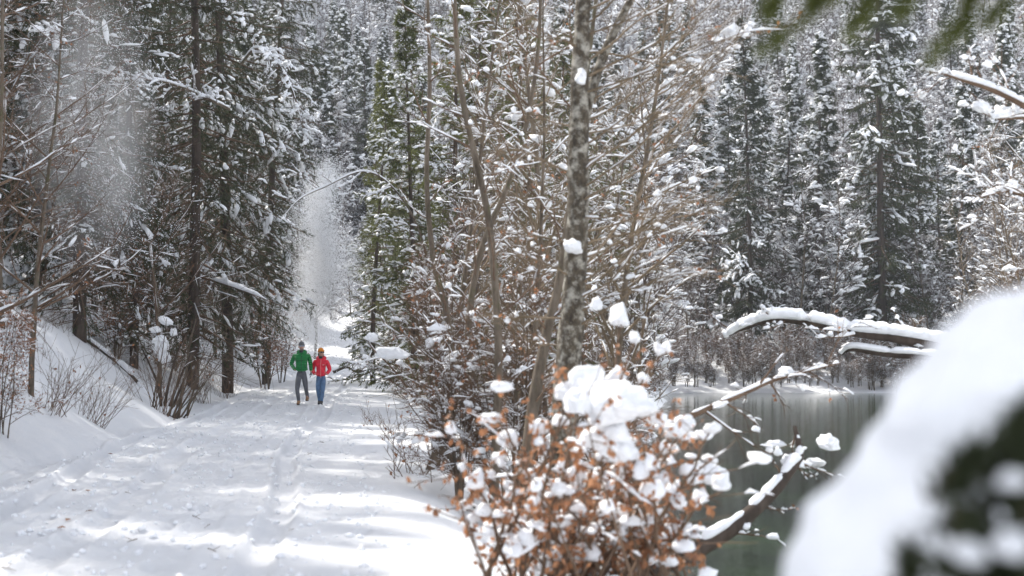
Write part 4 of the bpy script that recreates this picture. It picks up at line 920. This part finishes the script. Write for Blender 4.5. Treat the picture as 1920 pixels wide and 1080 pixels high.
# ------------------------------------------------------------------ people
SKIN = plain('skin', (.55, .32, .23), .5, bscale=30, bstr=.1, var=.08)
def cloth(name, col, quilt=None, rough=.7, var=.15):
    m, n, b = new_mat(name); b.inputs['Roughness'].default_value = rough
    no = noisy(n, 12, 5, .6); r = ramp(n, no.outputs[0], [(.3, tuple(c * (1 - var) for c in col)), (.7, tuple(c * (1 + var) for c in col))]); n.links.new(r.outputs[0], b.inputs['Base Color'])
    if quilt:
        tc = n.nodes.new('ShaderNodeTexCoord'); wv = n.nodes.new('ShaderNodeTexWave'); wv.bands_direction = 'Z'; wv.wave_profile = 'SIN'
        wv.inputs['Scale'].default_value = quilt; wv.inputs['Distortion'].default_value = .6; wv.inputs['Detail'].default_value = 1
        n.links.new(tc.outputs['Object'], wv.inputs[0]); bump(n, b, wv.outputs['Color'], 1.0, .03)
    else: bump(n, b, no.outputs[0], .5, .02)
    return m
GREEN = cloth('green_down', (.012, .26, .06), 5.0, .5); RED = cloth('red_shell', (.75, .012, .04), None, .5)
GJEAN = cloth('grey_denim', (.11, .115, .13), var=.3); BJEAN = cloth('blue_denim', (.09, .17, .30), var=.3)
HATG = cloth('grey_knit', (.14, .14, .145)); HATO = cloth('orange_knit', (.75, .26, .02)); BOOT = cloth('tan_leather', (.33, .19, .1)); BOOTD = cloth('dark_leather', (.03, .03, .035))
DARK = plain('black_plastic', (.012, .012, .014), .15, bstr=0); COLLAR = cloth('dark_lining', (.02, .03, .03)); ZIP = plain('zip', (.8, .25, .25), .5); ZIPG = plain('dark_zip', (.01, .06, .03), .5); GLOVE = cloth('glove', (.05, .04, .05)); WHT = plain('white_print', (.8, .8, .8), .6, bstr=0)
HAIR = cloth('grey_hair', (.2, .18, .16)); LENS = plain('mirror_lens', (.35, .45, .55), .08, .8, bstr=0)
def skin(name, verts, edges, mat, parent, sub=2, root=0):
    """verts: (x,y,z,rx,ry)"""
    me = bpy.data.meshes.new(name); me.from_pydata([v[:3] for v in verts], edges, []); o = bpy.data.objects.new(name, me); COL.objects.link(o)
    md = o.modifiers.new('s', 'SKIN'); md.use_smooth_shade = True; md.branch_smoothing = .6
    for i, v in enumerate(verts):
        sv = me.skin_vertices[0].data[i]; sv.radius = (v[3], v[4] if len(v) > 4 else v[3]); sv.use_root = i == root
    sb = o.modifiers.new('u', 'SUBSURF'); sb.levels = sub; sb.render_levels = sub
    dg = bpy.context.evaluated_depsgraph_get(); m2 = bpy.data.meshes.new_from_object(o.evaluated_get(dg)); bpy.data.objects.remove(o)
    m2.materials.clear(); m2.materials.append(mat); m2.name = name
    for p in m2.polygons: p.use_smooth = True
    return link(name, m2, parent)
def chain(*n): return [(n[i], n[i + 1]) for i in range(len(n) - 1)]
def ell(name, c, s, mat, parent, sub=3, rot=(0, 0, 0), cut=None, amp=0):
    v, f = ICO[sub]; v = v.copy()
    if cut is not None: v[:, 2] = np.maximum(v[:, 2], cut)
    if amp: v = v * (1 + amp * fbm(v[:, 0] * 3, v[:, 1] * 3, v[:, 2] * 3, 2))[:, None]
    q = MB(); q.add(v * s, f); o = link(name, q.mesh(name, mat), parent); o.location = c; o.rotation_euler = rot; return o
def person(label, loc, hh, sho, hem, crotch, legs, arms, mats, headyaw, hood, w_):
    """legs: [(knee xyz),(ankle xyz)] x2 ; arms: [(shoulder),(elbow),(hand)] x2"""
    jack, trou, hatm, bootm, lens, female = mats
    e = thing('person', label, 'person', loc)
    cx = 0; neckz = sho + .05; hc = hh - .135
    hx = w_ * .18
    # body: one continuous skin
    V = [(0, 0, crotch + .08, .10, .08), (0, 0, crotch + .3, .09, .07), (0, 0, sho - .16, .11, .08), (0, .0, sho - .07, .07, .06), (0, 0, neckz + .03, .052, .055), (0, -.012, neckz + .11, .062, .07), (0, -.015, hc, .074, .09), (0, -.01, hc + .07, .06, .075)]
    E_ = chain(0, 1, 2, 3, 4, 5, 6, 7); L_ = []
    for s, (kn, an) in zip((-1, 1), legs):
        i = len(V); V += [(s * hx * .9, 0, crotch + .02, .055), (*kn, .034), (*an, .026), (an[0], an[1] - .08, an[2] - .045, .022)]; E_ += chain(0, i, i + 1, i + 2, i + 3)
    for (sh, el_, ha) in arms:
        i = len(V); V += [(sh[0] * .9, sh[1], sh[2] - .03, .035), (*el_, .032), (*ha, .028)]; E_ += chain(3, i, i + 1, i + 2)
    body = skin('body', V, E_, SKIN, e)
    # trousers
    V = [(0, 0, crotch + .26, w_ * .35, .12), (0, 0, crotch + .1, w_ * .38, .13)]; E_ = [(0, 1)]
    for s, (kn, an) in zip((-1, 1), legs):
        i = len(V); m_ = [(s * hx + kn[0]) / 2, kn[1] / 2, (crotch + kn[2]) / 2 + .02]
        V += [(s * hx, 0, crotch - .02, .094, .102), (*m_, .08, .086), (*kn, .06, .064), (kn[0] * .5 + an[0] * .5, kn[1] * .5 + an[1] * .5 + .02, kn[2] * .5 + an[2] * .5, .057, .06), (an[0], an[1], an[2] + .05, .047, .05), (an[0], an[1], an[2] - .02, .047, .05)]; E_ += chain(1, i, i + 1, i + 2, i + 3, i + 4, i + 5)
    skin('trousers', V, E_, trou, e)
    # jacket
    V = [(0, 0, hem + .0, w_ * .385, .14), (0, 0, hem + .07, w_ * .385, .14), (0, 0, hem + .2, w_ * (.37 if female else .40), .145), (0, 0, sho - .2, w_ * .41, .15), (0, 0, sho - .07, w_ * .38, .13), (0, 0, sho + .03, .11, .1), (0, 0, sho + .08, .085, .085)]; E_ = chain(0, 1, 2, 3, 4, 5, 6)
    for (sh, el_, ha) in arms:
        i = len(V); q = np.array(el_) * .12 + np.array(ha) * .88
        mu = (np.array(sh) + np.array(el_)) / 2; V += [(*sh, .078), (*mu, .068), (*el_, .06), (*((np.array(el_) + q) / 2), .056), (*q, .05)]; E_ += chain(4, i, i + 1, i + 2, i + 3, i + 4)
    jk = skin('jacket', V, E_, jack, e, 2, 2)
    # collar / hood ring
    q = MB(); a = np.linspace(0, 2 * math.pi, 17)[:16]
    ring = np.array([[(.115 * math.sin(t), .075 * math.cos(t) + .02, neckz - .015 + (.05 if math.cos(t) > 0 else .0) * math.cos(t)) for t in a] + [(.115 * math.sin(0), .075 + .02, neckz + .06)]])
    tubes(q, ring, np.full((1, 17), .036), 8); link('hood', q.mesh('hood', jack), jk)
    q = MB(); tubes(q, np.array([[(0.0, -.07, neckz - .03), (0, -.06, neckz + .035)]]), np.array([[.05, .058]]), 10); link('collar', q.mesh('collar', hood), jk)
    # zip follows jacket front
    dgm = jk.data; vv = np.array([v.co[:] for v in dgm.vertices]); zs = np.linspace(hem - .02, sho + .0, 14); pz = []
    for z in zs:
        m = (np.abs(vv[:, 2] - z) < .05) & (np.abs(vv[:, 0]) < .06); pz.append((0.01, (vv[m, 1].min() if m.any() else -.13) - .004, z))
    q = MB(); tubes(q, np.array([pz]), np.full((1, 14), .008), 5); link('zip', q.mesh('zip', ZIP if female else ZIPG), jk)
    q = MB()
    for s in (-1, 1):
        m = (np.abs(vv[:, 2] - hem - .14) < .06) & (np.abs(vv[:, 0] - s * .11) < .04); yy = vv[m, 1].min() - .001 if m.any() else -.12
        tubes(q, np.array([[(s * .14, yy + .02, hem + .08), (s * .1, yy, hem + .2)]]), np.full((1, 2), .006), 5)
    link('pocket', q.mesh('pocket', ZIP if female else ZIPG), jk)
    # head details, turned together
    hd = (0, -.015, hc); Rz = Matrix.Rotation(headyaw, 4, 'Z')
    def at(x, y, z): v = Rz @ Vector((x, y, z)); return (hd[0] + v.x, hd[1] + v.y, hd[2] + v.z)
    ell('face', at(0, -.022, -.02), (.069, .078, .1), SKIN, e, 3, (0, 0, headyaw))
    ell('nose', at(0, -.105, -.02), (.012, .018, .024), SKIN, body, 2, (0, 0, headyaw)); ell('mouth', at(0, -.096, -.062), (.024, .008, .006), plain('lips', (.4, .15, .13), .5), body, 2, (0, 0, headyaw))
    for s in (-1, 1): ell('ear', at(s * .076, 0, -.01), (.01, .018, .03), SKIN, body, 2, (0, 0, headyaw))
    if female:
        for s in (-1, 1): ell('hair', at(s * .066, .01, -.05), (.022, .04, .06), cloth('dark_hair', (.06, .035, .02)), body, 2, (0, 0, headyaw))
    else: ell('beard', at(0, -.04, -.075), (.06, .062, .045), cloth('stubble', (.3, .2, .16)), body, 2, (0, 0, headyaw))
    hat = ell('beanie', at(0, .005, .03), (.086, .1, .115), hatm, e, 3, (R(-8), 0, headyaw), cut=-.05, amp=.04)
    q = MB(); a = np.linspace(0, 2 * math.pi, 25); tubes(q, np.array([[(.084 * math.cos(t), .098 * math.sin(t), 0) for t in a]]), np.full((1, 25), .011), 8)
    br = link('brim', q.mesh('brim', hatm), hat); br.location = (0, 0, .005)
    gl = thing_part('sunglasses', e); gl.location = at(0, -.098, .008); gl.rotation_euler = (0, 0, headyaw)
    for s in (-1, 1): ell('lens', (s * .034, 0, 0), (.031, .01, .023), lens, gl, 2, (0, 0, s * .25))
    q = MB(); tubes(q, np.array([[(-.075, .07, .01), (-.07, .02, .012), (-.03, -.004, .012), (.03, -.004, .012), (.07, .02, .012), (.075, .07, .01)]]), np.full((1, 6), .005), 5); link('frame', q.mesh('frame', DARK), gl)
    # boots
    for (kn, an) in legs:
        q = thing_part('boot', e); q.location = (an[0], an[1], an[2]); pitch = 0
        skin_b = skin('shaft', [(0, .01, .05, .055), (0, 0, -.01, .054, .058), (0, -.05, -.035, .046, .04), (0, -.13, -.045, .045, .034), (0, -.17, -.05, .03, .022)], chain(0, 1, 2, 3, 4), bootm, q)
        skin('sole', [(0, .05, -.07, .042, .014), (0, -.03, -.07, .045, .014), (0, -.12, -.07, .047, .014), (0, -.18, -.068, .03, .014)], chain(0, 1, 2, 3), BOOTD, q)
    return e, jk
def thing_part(name, parent):
    o = bpy.data.objects.new(name, None); COL.objects.link(o); o.parent = parent; return o
def hand(parent, at, mat, down=(0, 0, -1), s=1):
    q = MB(); o = np.array(at); V = [(*o, .02), (*(o + np.array([0, -.005, -.045]) * s), .024, .013), (*(o + np.array([0, -.01, -.085]) * s), .028, .012)]; Ee = chain(0, 1, 2)
    h = skin('hand', V, Ee, mat, parent)
    for k, (dy, ln) in enumerate(((-.03, .068), (-.011, .078), (.009, .072), (.028, .055))):
        b0 = o + np.array([0, dy, -.09]) * s; skin('finger', [(*b0, .0095), (*(b0 + np.array([-.012, -.004, -ln * .5]) * s), .0085), (*(b0 + np.array([-.035, -.008, -ln * .85]) * s), .007)], chain(0, 1, 2), mat, h, 1)
    b0 = o + np.array([-.005, -.02, -.04]) * s; skin('thumb', [(*b0, .012), (*(b0 + np.array([-.02, -.025, -.025])), .0105), (*(b0 + np.array([-.03, -.03, -.055])), .008)], chain(0, 1, 2), mat, h, 1)
DM = 40.0; mx = X(566, DM) ; mz = hz(mx, DM)
man, mj = person('man in green quilted jacket, grey beanie and grey jeans walking on the path', (mx, DM, mz - .02), 1.80, 1.46, .95, .80,
    [((-.09, -.20, .47), (-.045, -.22, .115)), ((.13, -.04, .50), (.125, .30, .20))],
    [((-.2, .01, 1.41), (-.3, .06, 1.16), (-.15, -.1, .98)), ((.2, .01, 1.41), (.25, .07, 1.14), (.27, -.02, .93))],
    (GREEN, GJEAN, HATG, BOOT, LENS, False), R(14), COLLAR, .42)
hand(man, (.27, -.02, .94), GLOVE)
woman, wj = person('woman in red jacket, orange beanie and blue jeans walking beside the man', (mx + .53, DM + .12, mz - .02), 1.62, 1.29, .80, .72,
    [((-.06, -.14, .42), (-.03, -.05, .115)), ((.075, -.2, .42), (.045, -.24, .105))],
    [((-.165, .01, 1.24), (-.25, .07, 1.0), (-.15, -.1, .86)), ((.165, .01, 1.24), (.245, .06, 1.0), (.15, -.1, .86))],
    (RED, BJEAN, HATO, BOOTD, DARK, True), R(32), COLLAR, .36)
q = MB(); q.add([(.06, -.148, 1.135), (.11, -.143, 1.138), (.11, -.143, 1.148), (.06, -.148, 1.145)], [[0, 1, 2, 3]]); link('chest_logo', q.mesh('chest_logo', WHT), wj)

# ------------------------------------------------------------------ drifting powder snow
def powder(name, label, segs, n, seed, size, dens, vr):
    rg = np.random.default_rng(seed); e = thing(name, label, 'snow', segs[0][0]); e['kind'] = 'stuff'
    o = np.array(segs[0][0]); k = rg.beta(1.5, 1.6, n) * (len(segs) - 1); i = k.astype(int); f = (k - i)[:, None]
    c = np.array([s[0] for s in segs]); r = np.array([s[1] for s in segs])
    pos = c[i] * (1 - f) + c[i + 1] * f; rr = r[i] * (1 - f[:, 0]) + r[i + 1] * f[:, 0]
    ns_ = 16; sc_ = rg.normal(0, .42, (ns_, 2)); si = rg.integers(0, ns_, n); pos[:, :2] += sc_[si] * rr[:, None] * (rg.random(n) < .75)[:, None]; pos = pos + rg.normal(0, .24, (n, 3)) * rr[:, None] * [1, 1.2, 1.6] * np.where(rg.random(n) < .3, 2.2, 1)[:, None]; pos[:, 0] += .35 * rr * np.sin(pos[:, 2] * 1.7)
    sz = size * (.4 + rg.random(n) ** 2 * 1.4)
    t = np.array([[1, 1, 1], [-1, -1, 1], [-1, 1, -1], [1, -1, -1]]) * .6
    v = pos[:, None] - o + t[None] * sz[:, None, None]; b_ = np.arange(n)[:, None] * 4
    F_ = np.concatenate([b_ + [0, 2, 1], b_ + [0, 1, 3], b_ + [0, 3, 2], b_ + [1, 2, 3]])
    q = MB(); q.add(v.reshape(-1, 3), F_); fl = link('snowflakes', q.mesh('flakes', FLAKE, False), e); fl['kind'] = 'stuff'
    # mist
    q = MB(); p_, r_ = smooth(np.array([[s[0] for s in segs]]), [s[1] * .95 for s in segs], 4); r_[0, 0] *= .1; r_[0, -1] *= .1
    p_[0] -= o; tubes(q, p_, r_, 14)
    K = 14; nn = p_.shape[1]
    q.F.append((np.array([list(range(K))[::-1]]), 0)); q.F.append((np.array([list(range((nn - 1) * K, nn * K))]), 0))
    m = bpy.data.materials.new(name + '_mist'); m.use_nodes = True; nt_ = m.node_tree; nt_.nodes.clear()
    out = nt_.nodes.new('ShaderNodeOutputMaterial'); pv = nt_.nodes.new('ShaderNodeVolumePrincipled'); pv.inputs['Color'].default_value = (.97, .98, 1, 1); pv.inputs['Anisotropy'].default_value = .35
    no = noisy(nt_, .8, 6, .7, stretch=(1.6, 1.6, .4)); rp = ramp(nt_, no.outputs[0], [(.4, (.02, .02, .02)), (.7, (1, 1, 1))])
    tcm = nt_.nodes.new('ShaderNodeTexCoord'); mpm = nt_.nodes.new('ShaderNodeMapping'); Rm = max(s[1] for s in segs) * .95; zz_ = [s[0][2] - o[2] for s in segs]; zc, zh = (max(zz_) + min(zz_)) / 2, (max(zz_) - min(zz_)) / 2 * 1.05
    xc = float(np.mean([s[0][0] for s in segs]) - o[0])
    mpm.vector_type = 'POINT'; mpm.inputs['Scale'].default_value = (1 / Rm, 1 / Rm, 1 / zh); mpm.inputs['Location'].default_value = (-xc / Rm, 0, -zc / zh)
    gr_ = nt_.nodes.new('ShaderNodeTexGradient'); gr_.gradient_type = 'SPHERICAL'; nt_.links.new(tcm.outputs['Object'], mpm.inputs[0]); nt_.links.new(mpm.outputs[0], gr_.inputs[0])
    m2_ = nt_.nodes.new('ShaderNodeMath'); m2_.operation = 'MULTIPLY'; nt_.links.new(rp.outputs[0], m2_.inputs[0]); nt_.links.new(gr_.outputs['Fac'], m2_.inputs[1]); rp = m2_
    mu = nt_.nodes.new('ShaderNodeMath'); mu.operation = 'MULTIPLY'; mu.inputs[1].default_value = dens; nt_.links.new(rp.outputs[0], mu.inputs[0]); nt_.links.new(mu.outputs[0], pv.inputs['Density'])
    nt_.links.new(pv.outputs[0], out.inputs['Volume'])
    mm = q.mesh('mist', m); bm_ = bmesh.new(); bm_.from_mesh(mm); bmesh.ops.recalc_face_normals(bm_, faces=bm_.faces); bm_.to_mesh(mm); bm_.free()
    mi = link('powder_mist', mm, e); mi['kind'] = 'stuff'
FLAKE = plain('flake', (.93, .94, .96), .6, bstr=0, var=.03)
powder('falling_powder_snow', 'bright column of powder snow falling onto the path behind the couple', [(P(580, 655, 52), .9), (P(580, 600, 52), 1.0), (P(592, 520, 52), 1.05), (P(603, 440, 52), 1.0), (P(607, 370, 52), .8), (P(600, 300, 52), .5)], 60000, 3, .013, 4.0, 1)
powder('falling_powder_snow', 'wide veil of powder snow drifting down through the trees at the left', [(P(200, 520, 31), 1.2), (P(185, 380, 31), 1.6), (P(170, 240, 31), 1.8), (P(150, 100, 31), 1.6), (P(140, -40, 31), 1.4)], 12000, 4, .008, .9, 1)
# haze
q = MB(); a, b_ = (-200, -20, -3.2), (230, 330, 150)
c8 = [(x, y, z) for z in (a[2], b_[2]) for y in (a[1], b_[1]) for x in (a[0], b_[0])]
q.add(c8, [[0, 2, 3, 1], [4, 5, 7, 6], [0, 1, 5, 4], [2, 6, 7, 3], [0, 4, 6, 2], [1, 3, 7, 5]])
m = bpy.data.materials.new('haze_air'); m.use_nodes = True; n = m.node_tree; n.nodes.clear(); out = n.nodes.new('ShaderNodeOutputMaterial'); pv = n.nodes.new('ShaderNodeVolumePrincipled')
pv.inputs['Color'].default_value = (.84, .9, 1, 1); pv.inputs['Density'].default_value = .00032; pv.inputs['Anisotropy'].default_value = .2; n.links.new(pv.outputs[0], out.inputs['Volume'])
hzb = link('haze', q.mesh('haze', m, False)); tag(hzb, 'thin cold haze filling the valley air', 'haze', kind='stuff')
print('TRIS', sum(len(me.loops) - 2 * len(me.polygons) for me in bpy.data.meshes) / 1e6)
